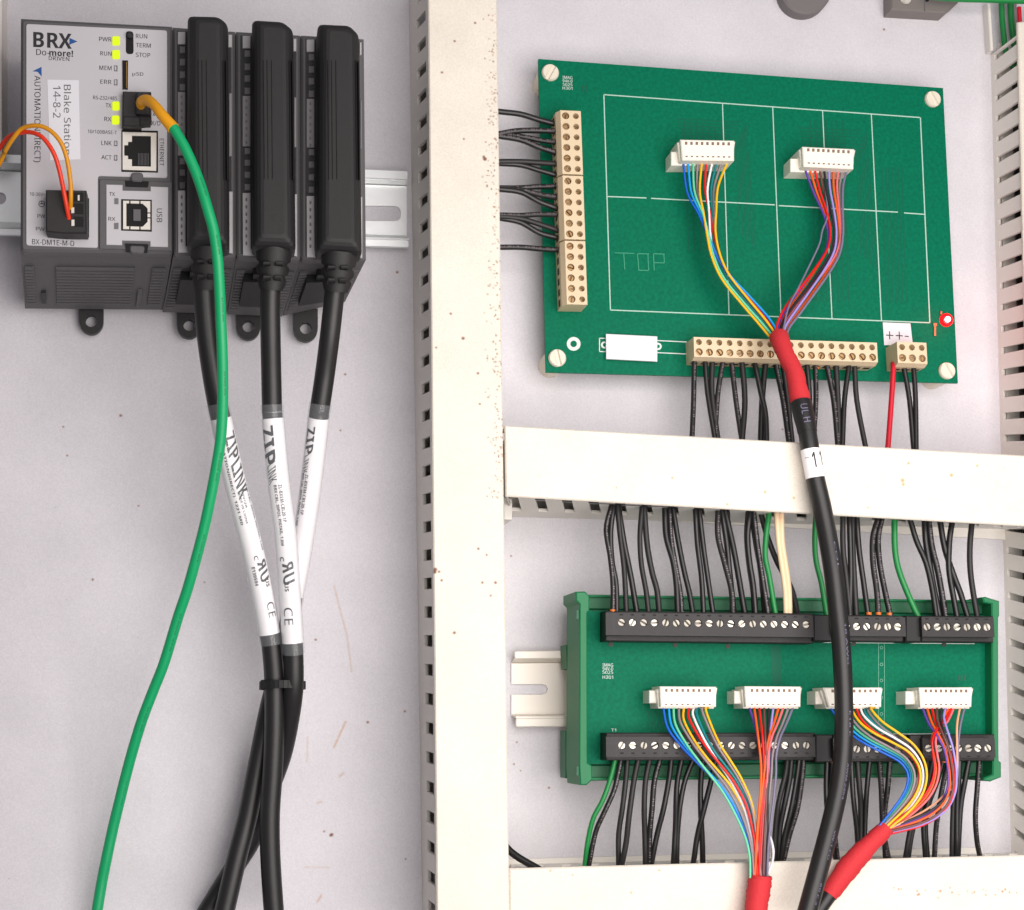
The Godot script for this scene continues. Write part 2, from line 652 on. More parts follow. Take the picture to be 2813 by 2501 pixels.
func mark(img: Image, x: float, y: float, z: float, r: float, c: Color, a: float) -> void:
	var q := P(x, y, z)
	var u := (q.x - lo.x) / (hi.x - lo.x) * img.get_width()
	var v := (1.0 - (q.y - lo.y) / (hi.y - lo.y)) * img.get_height()
	var k := r * 0.19
	for i in range(int(u - k - 1), int(u + k + 2)):
		for j in range(int(v - k - 1), int(v + k + 2)):
			if i >= 0 and j >= 0 and i < img.get_width() and j < img.get_height():
				var f := clampf(k + 0.7 - Vector2(i + 0.5 - u, j + 0.5 - v).length(), 0.0, 1.0) * a
				img.set_pixel(i, j, img.get_pixel(i, j).lerp(c, f))

func scratch(img: Image, pts: Array, z: float, r: float, c: Color, a: float) -> void:
	for i in pts.size() - 1:
		var k := int((pts[i + 1] - pts[i]).length() / 2.0) + 1
		for j in k:
			var p: Vector2 = pts[i].lerp(pts[i + 1], float(j) / k)
			mark(img, p.x, p.y, z, r, c, a * rng.randf_range(0.4, 1.0))

func stain_paint() -> void:
	var rust := Color(0.36, 0.17, 0.1)
	panel_img = mottled(Color(0.812, 0.80, 0.82), 11, 0.045)
	for s in [[331, 1142, 5], [173, 1173, 3], [911, 2294, 7], [908, 2296, 5], [890, 2285, 3], [948, 1029, 4], [935, 1183, 3], [184, 1252, 3], [380, 1390, 3], [254, 1593, 4], [867, 1758, 4], [561, 1600, 2], [1010, 1985, 5], [1112, 1955, 4], [1114, 2361, 3], [1091, 748, 5], [2429, 81, 5], [1508, 2165, 4], [1412, 2100, 3], [1430, 2118, 2], [1420, 2040, 3], [1404, 1528, 3], [2150, 1180, 3]]:
		mark(panel_img, s[0], s[1], 0, s[2], rust, 0.75)
	var pale := Color(0.74, 0.55, 0.44)
	scratch(panel_img, cv("E", [1085, 1250, 1130, 1430, 1165, 1560, 1195, 1790]), 0, 3, pale, 0.28)
	scratch(panel_img, cv("F", [1790, 580, 1710, 755]), 0, 4, pale, 0.39)
	scratch(panel_img, cv("F", [1540, 680, 1535, 850]), 0, 3, pale, 0.17)
	scratch(panel_img, cv("F", [1630, 1720, 1600, 1770]), 0, 4, pale, 0.28)
	scratch(panel_img, cv("F", [1520, 1535, 1690, 1538]), 0, 3, pale, 0.14)
	scratch(panel_img, cv("F", [1600, 1115, 1640, 1105]), 0, 4, pale, 0.19)
	scratch(panel_img, cv("F", [1750, 940, 1780, 915]), 0, 5, pale, 0.19)
	for i in 60:
		mark(panel_img, rng.randf_range(0, 2800), rng.randf_range(0, 2500), 0, rng.randf_range(0.8, 1.8), rust, rng.randf_range(0.1, 0.35))
	lid_img = mottled(Color(0.875, 0.845, 0.795), 23, 0.05)
	var tan_ := Color(0.5, 0.28, 0.12)
	for i in 280:
		# the specks down the right-hand side of the upright lid
		var y := rng.randf_range(20, 1380)
		var x := 1372.0 - absf(rng.randfn(0, 17)) + y * 0.009 - (12.0 if rng.randf() < 0.5 else 0.0)
		mark(lid_img, x, y, 0.06, rng.randf_range(0.8, 2.6), tan_.darkened(rng.randf() * 0.5), rng.randf_range(0.35, 0.95))
	for s in [[1332, 437, 8], [1329, 431, 5], [1305, 63, 4], [1249, 113, 4], [1214, 199, 4], [1274, 382, 3], [1238, 862, 4], [1272, 930, 6], [1198, 955, 3], [1313, 1026, 4], [1318, 1110, 3], [1325, 1601, 4], [1361, 1601, 5], [1348, 1637, 3], [1248, 1739, 5], [1196, 1565, 7], [1195, 1572, 6], [1206, 1571, 4], [1213, 1595, 4], [1314, 1508, 4], [1337, 1525, 3]]:
		mark(lid_img, s[0], s[1], 0.06, s[2], rust, 0.8)
	for s in [[1847, 1313, 5], [1998, 1386, 5], [2181, 1368, 5], [2385, 1395, 4], [2614, 1306, 8], [2480, 1320, 9], [2482, 1331, 7], [2102, 1352, 6], [2496, 1273, 6], [2685, 1280, 5], [1693, 1340, 3], [1512, 2393, 4], [1811, 2392, 4], [1734, 2453, 4], [1573, 2405, 3]]:
		mark(lid_img, s[0], s[1], 0.06, s[2], Color(0.72, 0.5, 0.26), 0.6)
	for i in 26:
		mark(lid_img, rng.randf_range(2430, 2800), rng.randfn(2452, 7), 0.06, rng.randf_range(1.5, 4.0), Color(0.6, 0.3, 0.15), rng.randf_range(0.3, 0.8))
	for i in 150:
		mark(lid_img, rng.randf_range(1385, 2800), rng.randf_range(1180, 1430), 0.06, rng.randf_range(1, 3), Color(0.8, 0.62, 0.4), rng.randf_range(0.1, 0.35))
	M.panel = mat(Color.WHITE, 0.5)
	M.panel.albedo_texture = ImageTexture.create_from_image(panel_img)
	M.lid = mat(Color.WHITE, 0.55)
	M.lid.albedo_texture = ImageTexture.create_from_image(lid_img)
	M.duct = mat(Color(0.90, 0.88, 0.85), 0.55, 0, noise_map(0.05, 2.0, 8), 30, 0.2)

# ---------- ducts ----------
func duct_wall(o: Node3D, l0: Vector3, l1: Vector3, b0: Vector3, b1: Vector3, pitch: float, share: float, shift: float, fa: float, fb: float) -> void:
	# a slotted side: a solid foot, fingers, a lip under the lid; l on the lid's edge, b on the panel
	var nn := (l1 - l0).cross(b0 - l0).normalized()
	var c: Vector3 = origin[o]
	var mid: Vector3 = (o.get_meta("mid") as Vector3)
	if nn.dot(mid - (l0 + l1) / 2.0) < 0.0:
		nn = -nn
	var t := nn * 0.0016
	var at := func(u: float, f: float) -> Vector3: return b0.lerp(b1, u).lerp(l0.lerp(l1, u), f)
	var mb := MB.new()
	block(mb, at.call(0, 0.0), at.call(1, 0.0), at.call(1, fa), at.call(0, fa), t)
	part("side_foot", mb, M.duct, o)
	mb = MB.new()
	block(mb, at.call(0, fb), at.call(1, fb), at.call(1, 0.985), at.call(0, 0.985), t)
	part("side_lip", mb, M.duct, o)
	var k := int((l1 - l0).length() / pitch) + 2
	var step := pitch / (l1 - l0).length()
	for i in range(-1, k):
		var u0 := clampf((i + shift) * step, 0, 1)
		var u1 := clampf((i + shift + share) * step, 0, 1)
		if u1 - u0 > 0.001:
			mb = MB.new()
			block(mb, at.call(u0, fa), at.call(u1, fa), at.call(u1, fb), at.call(u0, fb), t)
			part("finger", mb, M.duct, o)

func V3(q: Vector2, z: float) -> Vector3:
	return P(q.x, q.y, z)

func flat(p: Vector3, dx := 0.0, dy := 0.0) -> Vector3:
	return Vector3(p.x + dx, p.y + dy, 0.0)

func make_duct(called: String, label: String, lid: Array, z: float) -> Node3D:
	var c := Vector3.ZERO
	for q in lid:
		c += P(q.x, q.y, z) / lid.size()
	var o := thing(called, label, "wiring duct", Vector3(c.x, P(lid[2].x, lid[2].y, z).y, 0), "white wiring ducts")
	o.set_meta("mid", c)
	var mb := MB.new()
	var p := W(lid, z)
	slab(mb, p, [[z - 0.002, 0.0], [z - 0.0006, 0.0], [z, 0.0006]])
	part("lid", mb, M.lid, o)
	mb = MB.new()
	slab(mb, inset(p, 0.0012), [[0.0002, 0.0], [0.002, 0.0]])
	part("floor_strip", mb, M.duct, o)
	return o

func build_ducts() -> void:
	var z := 0.06
	# the upright duct
	var a := [Vector2(1175, -80), Vector2(1364, -80), Vector2(1401, 2600), Vector2(1201, 2600)]
	var o := make_duct("upright_duct", "white upright wiring duct with rust specks beside the grey modules", a, z)
	var e := 0.0008
	duct_wall(o, V3(a[0], z) + Vector3(e, 0, 0), V3(a[3], z) + Vector3(e, 0, 0), P(1123, -10), P(1161, 2560), 0.0128, 0.6, 0.72, 0.36, 0.8)
	duct_wall(o, V3(a[1], z) - Vector3(e, 0, 0), V3(a[2], z) - Vector3(e, 0, 0), flat(V3(a[1], z), -e), flat(V3(a[2], z), -e), 0.0128, 0.6, 0.3, 0.36, 0.8)
	# the level duct between the two boards
	a = [Vector2(1386.5, 1169), Vector2(3150, 1271), Vector2(3150, 1465), Vector2(1389.5, 1364)]
	o = make_duct("middle_duct", "wide white level wiring duct between the two green boards", a, z)
	duct_wall(o, V3(a[3], z) + Vector3(0, e, 0), V3(a[2], z) + Vector3(0, e, 0), P(1408, 1421), P(3130, 1463), 0.0124, 0.62, 0.42, 0.3, 0.9)
	duct_wall(o, V3(a[0], z) - Vector3(0, e, 0), V3(a[1], z) - Vector3(0, e, 0), flat(V3(a[0], z), 0, -e), flat(V3(a[1], z), 0, -e), 0.0124, 0.62, 0.42, 0.3, 0.9)
	var mb := MB.new()
	slab(mb, W(cv("N", [118, 615, 180, 622, 178, 775, 122, 772]), 0.03), [[0.0, 0.0], [0.03, 0.0]])
	part("end_tab", mb, M.duct, o)
	# dark wires lying inside the upright and the middle duct, seen through their slots
	for i in 5:
		var zz := 0.010 + i * 0.0098
		var inner := smooth(path([Vector2(1215, -70), Vector2(1214 + i, 600), Vector2(1222, 1300), Vector2(1229 - i, 1900), Vector2(1236, 2580)], [zz]), 8)
		solo("black_wire", tubed(inner, 0.0047, 10), M.wire_black, "black wire inside the upright duct, %s of five counted from the panel" % ordinal(i + 1), "wire", "black wires inside the upright duct")
		inner = smooth(path([Vector2(1425, 1345), Vector2(1800, 1362 + i), Vector2(2200, 1388 - i), Vector2(2860, 1421), Vector2(3120, 1434)], [zz]), 8)
		solo("black_wire", tubed(inner, 0.0047, 10), M.wire_black, "black wire inside the middle duct, %s of five counted from the panel" % ordinal(i + 1), "wire", "black wires inside the middle duct")
	# the level duct along the foot of the picture
	a = [Vector2(1399, 2387), Vector2(2870, 2349), Vector2(2880, 2620), Vector2(1402, 2640)]
	o = make_duct("lower_duct", "white level wiring duct along the bottom below the lower green board", a, z)
	duct_wall(o, V3(a[0], z) - Vector3(0, e, 0), V3(a[1], z) - Vector3(0, e, 0), P(1405, 2375), P(2860, 2341), 0.0124, 0.62, 0.2, 0.3, 0.9)
	# the shallow duct at the right-hand edge
	z = 0.026
	a = [Vector2(2797, 60), Vector2(2960, 40), Vector2(3020, 2600), Vector2(2862, 2600)]
	o = make_duct("right_duct", "white upright slotted duct at the right edge holding green wires", a, z)
	duct_wall(o, V3(a[0], z) + Vector3(e, -0.006, 0), V3(a[3], z) + Vector3(e, 0, 0), P(2722, 152), P(2783, 2520), 0.01195, 0.69, 0.42, 0.12, 0.93)
	for q in [[2752, 7.5, "second"], [2777, 8.5, "first"]]:
		var pts := path([Vector2(q[0] - 3, -90), Vector2(q[0], 20), Vector2(q[0] + 4, 80), Vector2(q[0] + 16, 160), Vector2(2806, 260), Vector2(2818, 700), Vector2(2836, 1300), Vector2(2862, 2450)], [0.007, 0.007, 0.007, 0.007, 0.008, 0.011, 0.011, 0.011])
		solo("green_wire", tubed(smooth(pts), q[1] * px(2750, 500, 0.012), 8), M.wire_green, "%s green wire from the right edge going down into the right duct" % q[2], "wire", "green wires in the right duct")
	for q in [[2800, 0.0055, "nearer the panel"], [2840, 0.019, "nearer the open side"]]:
		var pts := path([Vector2(q[0], 190), Vector2(q[0] + 10, 700), Vector2(q[0] + 26, 1300), Vector2(q[0] + 48, 2500)], [q[1]])
		solo("black_wire", tubed(smooth(pts), 0.0038, 10), M.wire_black, "thick black wire inside the right duct, the one %s" % q[2], "wire", "black wires inside the right duct")
	var pk := path([Vector2(2800, 20), Vector2(2812, 300), Vector2(2824, 900), Vector2(2832, 1150)], [0.015])
	solo("red_wire", tubed(smooth(pk), 0.0012, 8), M.wire_crimson, "red wire seen through the slots of the right duct", "wire")
	var gz := path([Vector2(2783, -80), Vector2(2786, 30), Vector2(2793, 120), Vector2(2797, 420)], [0.006])
	solo("grey_wire", tubed(smooth(gz), 0.0016, 8), M.tint.grey, "grey wire entering the open top of the right duct behind green wires", "wire")
	var gw := path([Vector2(2560, -9), Vector2(2640, -3), Vector2(2720, -1), Vector2(2860, 4)], [0.02])
	solo("green_wire", tubed(smooth(gw), 8.5 * px(2700, 0, 0.02), 8), M.wire_green, "green wire crossing level at the top right corner", "wire")
	mb = MB.new()
	slab(mb, W([Vector2(2714, 8), Vector2(2722, 8), Vector2(2731, 137), Vector2(2722, 138)], 0.006), [[0.0001, 0], [0.0055, 0], [0.006, 0.0004]])
	solo("plastic_strip", mb, M.duct, "short white plastic strip standing on the panel above the right duct", "strip")
	# the sliver of another duct at the left-hand edge
	mb = MB.new()
	slab(mb, W([Vector2(-60, -60), Vector2(3.5, -60), Vector2(4.5, 420), Vector2(-60, 420)], 0.02), [[0.0001, 0], [0.0195, 0], [0.02, 0.0005]])
	solo("left_duct", mb, M.duct, "sliver of white duct along the left edge above the rail", "wiring duct", "white wiring ducts")

# ---------- rails ----------
func rail(o: Node3D, top: Array, web: Array, low: Array, m: Material, slots: Array) -> void:
	# two flanges standing off the panel, joined by a web that lies on it; left and right ends of each: [left y0, y1, right y0, y1, x0, x1]
	var zf := 0.0075
	for f in [top, low]:
		var q := [Vector2(f[4], f[0]), Vector2(f[5], f[2]), Vector2(f[5], f[3]), Vector2(f[4], f[1])]
		var mb := plate(rounded(q, 5, 2), zf - 0.0011, zf, 0.0004)
		part("flange", mb, m, o)
	var w := [Vector2(web[4], web[0]), Vector2(web[5], web[2]), Vector2(web[5], web[3]), Vector2(web[4], web[1])]
	var rest := [W(w, 0.0014)]
	for s in slots:
		var next := []
		for p in rest:
			next.append_array(cut(p, W(s, 0.0014)))
		rest = next
	var mb2 := MB.new()
	for p in rest:
		slab(mb2, p, [[0.0003, 0], [0.0014, 0]])
	part("web", mb2, m, o)
	for pair in [[top, 1, 3, web, 0, 2], [low, 0, 2, web, 1, 3]]:
		var f: Array = pair[0]
		var mb := MB.new()
		var a := P(f[4], f[pair[1]], zf - 0.0004)
		var b := P(f[5], f[pair[2]], zf - 0.0004)
		var c := P(web[5], web[pair[5]], 0.0006)
		var d := P(web[4], web[pair[4]], 0.0006)
		block(mb, a, b, c, d, (b - a).cross(d - a).normalized() * 0.0009)
		part("flank", mb, m, o)

func build_rails() -> void:
	var o := thing("mounting_rail", "zinc plated mounting rail behind the grey controller and its modules", "rail", P(500, 660, 0), "mounting rails")
	rail(o, [417, 443, 469, 495, -120, 1122], [466, 610, 512, 652, -120, 1117], [623, 643, 660, 681, -120, 1124], M.zinc, [
		rounded([Vector2(940, 564), Vector2(1101, 566), Vector2(1101, 608), Vector2(940, 606)], 21, 5), disc(Vector2(0, 545), 16.5)])
	o = thing("mounting_rail", "pale metal mounting rail end with open slot left of the lower board", "rail", P(1700, 1998, 0), "mounting rails")
	rail(o, [1789, 1811, 1781, 1803, 1414, 2300], [1823, 1968, 1815, 1960, 1405, 2300], [1974, 1998, 1968, 1992, 1417, 2300], M.alloy, [
		[Vector2(1395, 1880), Vector2(1490, 1880), Vector2(1500, 1884), Vector2(1505, 1894), Vector2(1500, 1905), Vector2(1490, 1909), Vector2(1395, 1909)]])

# ---------- the controller ----------
func raised(o: Node3D, called: String, poly: Array, z0: float, z1: float, m: Material, ch := 0.0, label := "") -> MeshInstance3D:
	return part(called, plate(poly, z0, z1, ch), m, o, label)

func quad_strip(f: Array, u0: float, u1: float, v0: float, v1: float, h: float) -> MB:
	# a raised strip on the four-cornered face f (top left, top right, bottom right, bottom left)
	var at := func(u: float, v: float) -> Vector3: return f[0].lerp(f[1], u).lerp(f[3].lerp(f[2], u), v)
	var nn: Vector3 = (f[1] - f[0]).cross(f[3] - f[0]).normalized()
	if nn.z < 0:
		nn = -nn
	var mb := MB.new()
	block(mb, at.call(u0, v0) - nn * 0.0003, at.call(u1, v0) - nn * 0.0003, at.call(u1, v1) - nn * 0.0003, at.call(u0, v1) - nn * 0.0003, nn * (h + 0.0003))
	return mb

func mounting_tab(o: Node3D, c: Vector2, r: float, top: float, hole: float, m: Material) -> void:
	var p := [Vector2(c.x - r, top), Vector2(c.x + r, top)]
	for i in 13:
		var a := PI * i / 12.0
		p.append(c + Vector2(cos(a) * r, sin(a) * r * 1.1))
	part("mounting_tab", holed(p, disc(c, hole, 20), 0.003, 0.0065), m, o)

func build_controller() -> void:
	var zf := 0.075
	var o := thing("controller", "grey controller with four lit green lamps, clipped to the rail at left", "controller", P(260, 850, 0))
	var mb := MB.new()
	var face := [Vector2(57, 52), Vector2(473, 74), Vector2(473, 696), Vector2(56, 690)]
	loft(mb, face, zf - 0.005, [Vector2(130, 150), Vector2(447, 160), Vector2(446, 851), Vector2(68, 848)], 0.010)
	slab(mb, W(rounded(face, 13, 4), zf), [[zf - 0.006, 0], [zf - 0.0012, 0], [zf, 0.0010]])
	part("housing", mb, M.housing, o)
	var zp := zf + 0.0006
	# the pale face, an L round the port module
	raised(o, "face_plate", rounded([Vector2(71, 65), Vector2(458.5, 83), Vector2(459, 489), Vector2(268, 483), Vector2(268, 681), Vector2(71, 674)], 7, 3), zf - 0.001, zp, M.plate, 0.0002)
	var zt := zp + 0.0001
	# print
	words("A", "BRX", 330, 328, 715, 478, zt, M.ink, o, "bold", 0.05)
	var arrow := cv("A", [692, 378, 770, 414, 690, 446])
	raised(o, "emblem", arrow, zp, zt, M.blue_ink)
	words("A", "Do-", 360, 492, 492, 552, zt, M.ink, o, "", 0.05)
	words("A", "more!", 490, 500, 728, 562, zt, M.ink, o, "bold", 0.05)
	words("A", "DRIVEN", 485, 566, 690, 604, zt, M.ink, o, "", 0.05)
	raised(o, "emblem", cv("A", [322, 712, 412, 668, 414, 764, 372, 716]), zp, zt, M.blue_ink)
	down("A", "AUTOMATIONDIRECT)", 330, 755, 402, 1620, zt, M.ink, o)
	for t in [["PWR", 988, 370, 1112, 413], ["RUN", 1000, 514, 1112, 555], ["MEM", 990, 657, 1112, 699], ["ERR", 1000, 797, 1112, 838], ["RS-232/485", 928, 960, 1168, 996], ["TX", 1052, 1032, 1110, 1072], ["RX", 1040, 1168, 1110, 1210],
		["10/100BASE-T", 875, 1300, 1165, 1336], ["LNK", 1010, 1406, 1112, 1450], ["ACT", 1010, 1550, 1112, 1592], ["RUN", 1355, 340, 1468, 382], ["TERM", 1355, 432, 1504, 474], ["STOP", 1354, 528, 1498, 570], ["µSD", 1320, 722, 1430, 766], ["X/D", 1508, 1208, 1600, 1252], ["X", 1520, 1128, 1548, 1158]]:
		words("A", t[0], t[1], t[2], t[3], t[4], zt, M.ink, o)
	down("A", "ETHERNET", 1592, 1385, 1634, 1655, zt, M.ink, o)
	for t in [["10-36V=", 264, 418, 402, 450], ["PW", 332, 612, 400, 645], ["PW", 318, 727, 396, 760], ["BX-DM1E-M-D", 284, 842, 660, 888]]:
		words("B", t[0], t[1], t[2], t[3], t[4], zt, M.ink, o)
	part("lettering", holed(disc(Vector2(114, 560), 9, 16), disc(Vector2(114, 560), 7.3, 16), zp, zt), M.ink, o)
	raised(o, "lettering", rect(108, 559, 120, 561), zp, zt + 0.00003, M.ink)
	raised(o, "lettering", rect(113, 553, 115, 561), zp, zt + 0.00006, M.ink)
	# lamps
	for l in [[1118, 360, 1194, 450, 1], [1118, 497, 1194, 586, 1], [1118, 1012, 1190, 1100, 1], [1115, 1152, 1189, 1240, 1], [1138, 652, 1171, 708, 0], [1138, 792, 1171, 848, 0], [1138, 1404, 1170, 1455, 0], [1138, 1547, 1170, 1601, 0]]:
		raised(o, "indicator_lamp", rounded(cv("A", [l[0], l[1], l[2], l[1], l[2], l[3], l[0], l[3]]), 4.0 if l[4] else 1.0, 3), zp - 0.0003, zp + 0.0005, M.led_green if l[4] else M.led_off, 0.0002, "lit yellow-green lamp" if l[4] else "unlit grey lamp")
	# mode switch and card slot
	raised(o, "switch_slot", rounded(cv("A", [1255, 310, 1330, 313, 1332, 540, 1255, 538]), 9.5, 5), zp - 0.0002, zp + 0.0002, M.slot)
	raised(o, "switch_knob", disc(Vector2(355.5, 95), 8, 14), zp, zp + 0.0022, M.black, 0.0004)
	part("card_slot", holed(cv("A", [1220, 602, 1276, 604, 1274, 893, 1221, 891]), cv("A", [1228, 612, 1258, 612, 1258, 884, 1228, 884]), zp - 0.0002, zp + 0.0004), M.dark, o)
	raised(o, "card_edge", cv("A", [1258, 618, 1264, 618, 1263, 878, 1258, 878]), zp, zp + 0.0006, M.gold)
	raised(o, "card_mouth", cv("A", [1228, 612, 1258, 612, 1258, 884, 1228, 884]), zp - 0.0002, zp + 0.00012, M.slot)
	# the name label
	var st := raised(o, "name_label", cv("A", [470, 795, 783, 801, 800, 1590, 497, 1601]), zp, zp + 0.00015, M.sticker, 0.0, "white paper label with the words running downwards")
	down("A", "Blake Station", 634, 846, 708, 1546, zp + 0.00022, M.ink_grey, st, "", 2.5)
	down("A", "14-8-2", 528, 856, 602, 1178, zp + 0.00022, M.ink_grey, st, "", 1.0)
	# network socket: a steel shell round a stepped mouth
	raised(o, "socket_recess", cv("A", [1210, 1300, 1576, 1306, 1576, 1724, 1210, 1716]), zp - 0.0002, zp + 0.0001, M.slot)
	var sh := part("socket_shell", holed(cv("A", [1222, 1318, 1560, 1326, 1558, 1706, 1222, 1694]), cv("A", [1315, 1354, 1505, 1358, 1505, 1664, 1315, 1660, 1315, 1592, 1276, 1590, 1276, 1556, 1238, 1554, 1238, 1450, 1276, 1448, 1276, 1416, 1315, 1414]), zp, zp + 0.0008), M.steel, o)
	for i in 8:
		var x := 1378 + i * 14
		raised(sh, "contact", cv("A", [x, 1530, x + 5, 1530, x + 5, 1652, x, 1652]), zp + 0.0001, zp + 0.0004, M.window)
	# port module in the lower right corner of the face
	var um := raised(o, "port_module", cv("B", [884, 300, 1532, 322, 1530, 938, 884, 920]), zf - 0.0005, zf + 0.0009, M.housing, 0.0003)
	raised(um, "module_plate", cv("B", [945, 346, 1090, 350, 1090, 400, 1340, 406, 1340, 364, 1498, 370, 1496, 905, 1338, 900, 1338, 852, 1086, 846, 1086, 888, 945, 884]), zf, zf + 0.0013, M.plate, 0.0002)
	raised(um, "clip", rounded(cv("B", [1112, 312, 1326, 320, 1318, 372, 1116, 366]), 2, 2), zf, zf + 0.0012, M.slot)
	raised(um, "clip", rounded(cv("B", [1166, 238, 1275, 240, 1275, 322, 1166, 318]), 10, 4), zf, zf + 0.0020, M.housing, 0.0005)
	raised(um, "clip", rounded(cv("B", [1112, 872, 1322, 880, 1310, 950, 1124, 944]), 2, 2), zf, zf + 0.0014, M.slot)
	raised(um, "clip", rounded(cv("B", [1150, 888, 1290, 892, 1280, 962, 1160, 958]), 10, 4), zf, zf + 0.0020, M.housing, 0.0005)
	var zu := zf + 0.0013
	raised(um, "socket_recess", cv("B", [1078, 478, 1352, 484, 1352, 768, 1078, 758]), zu - 0.0002, zu + 0.0001, M.slot)
	var us := part("socket_shell", holed(cv("B", [1096, 492, 1338, 496, 1338, 750, 1096, 744]), cv("B", [1124, 514, 1270, 518, 1314, 560, 1314, 680, 1270, 724, 1124, 720]), zu, zu + 0.0008), M.steel, um)
	raised(us, "tongue", cv("B", [1188, 568, 1252, 570, 1252, 672, 1188, 670]), zu, zu + 0.0007, M.window)
	for q in [[1150, 490, 1162, 518], [1240, 492, 1252, 520], [1150, 722, 1162, 750], [1240, 722, 1252, 750], [1312, 596, 1340, 606], [1312, 640, 1340, 650]]:
		raised(us, "seam", cv("B", [q[0], q[1], q[2], q[1], q[2], q[3], q[0], q[3]]), zu, zu + 0.00085, M.dark)
	for t in [["TX", 972, 416, 1024, 449], ["RX", 964, 638, 1027, 671]]:
		words("B", t[0], t[1], t[2], t[3], t[4], zu + 0.0001, M.ink, um)
	down("B", "USB", 1396, 562, 1444, 684, zu + 0.0001, M.ink, um)
	for q in [[1019, 470, 1055, 521], [1017, 690, 1055, 744]]:
		raised(um, "indicator_lamp", cv("B", [q[0], q[1], q[2], q[1], q[2], q[3], q[0], q[3]]), zu - 0.0002, zu + 0.0003, M.led_off, 0.0, "unlit grey lamp")
	# power plug
	var zq := zf + 0.009
	raised(o, "plug_socket", cv("B", [570, 460, 790, 468, 790, 812, 575, 800]), zf, zf + 0.002, M.slot)
	var pl := raised(o, "power_plug", cv("B", [405, 392, 768, 398, 772, 786, 560, 784, 405, 768]), zf, zq, M.terminal, 0.0006)
	for q in [[656, 418, 742, 500], [656, 516, 742, 610], [656, 632, 742, 724]]:
		raised(pl, "entry", cv("B", [q[0], q[1], q[2], q[1] + 3, q[2], q[3], q[0], q[3] - 3]), zq - 0.0001, zq + 0.0002, M.slot)
	for q in [[690, 440, 708, 490], [632, 550, 660, 602], [634, 660, 662, 716]]:
		raised(pl, "clamp", cv("B", [q[0], q[1], q[2], q[1], q[2], q[3], q[0], q[3]]), zq, zq + 0.0005, M.steel, 0.0001)
	# the sloping underside with its vents
	var under := [P(56, 694, zf - 0.005), P(473, 700, zf - 0.005), P(446, 851, 0.010), P(68, 848, 0.010)]
	for i in 13:
		var v := 0.24 + i * 0.052
		part("vent_slat", quad_strip(under, 0.23, 0.76, v, v + 0.026, 0.0008), M.housing, o)
		part("vent_slat", quad_strip(under, 0.02, 0.08, v, v + 0.026, 0.0008), M.housing, o)
		part("vent_slat", quad_strip(under, 0.88, 0.97, v, v + 0.026, 0.0008), M.housing, o)
	part("vent_post", quad_strip(under, 0.125, 0.155, 0.66, 0.86, 0.0012), M.black, o)
	part("vent_post", quad_strip(under, 0.80, 0.83, 0.62, 0.92, 0.0012), M.housing, o)
	mounting_tab(o, Vector2(250, 882), 33, 826, 16.5, M.black)

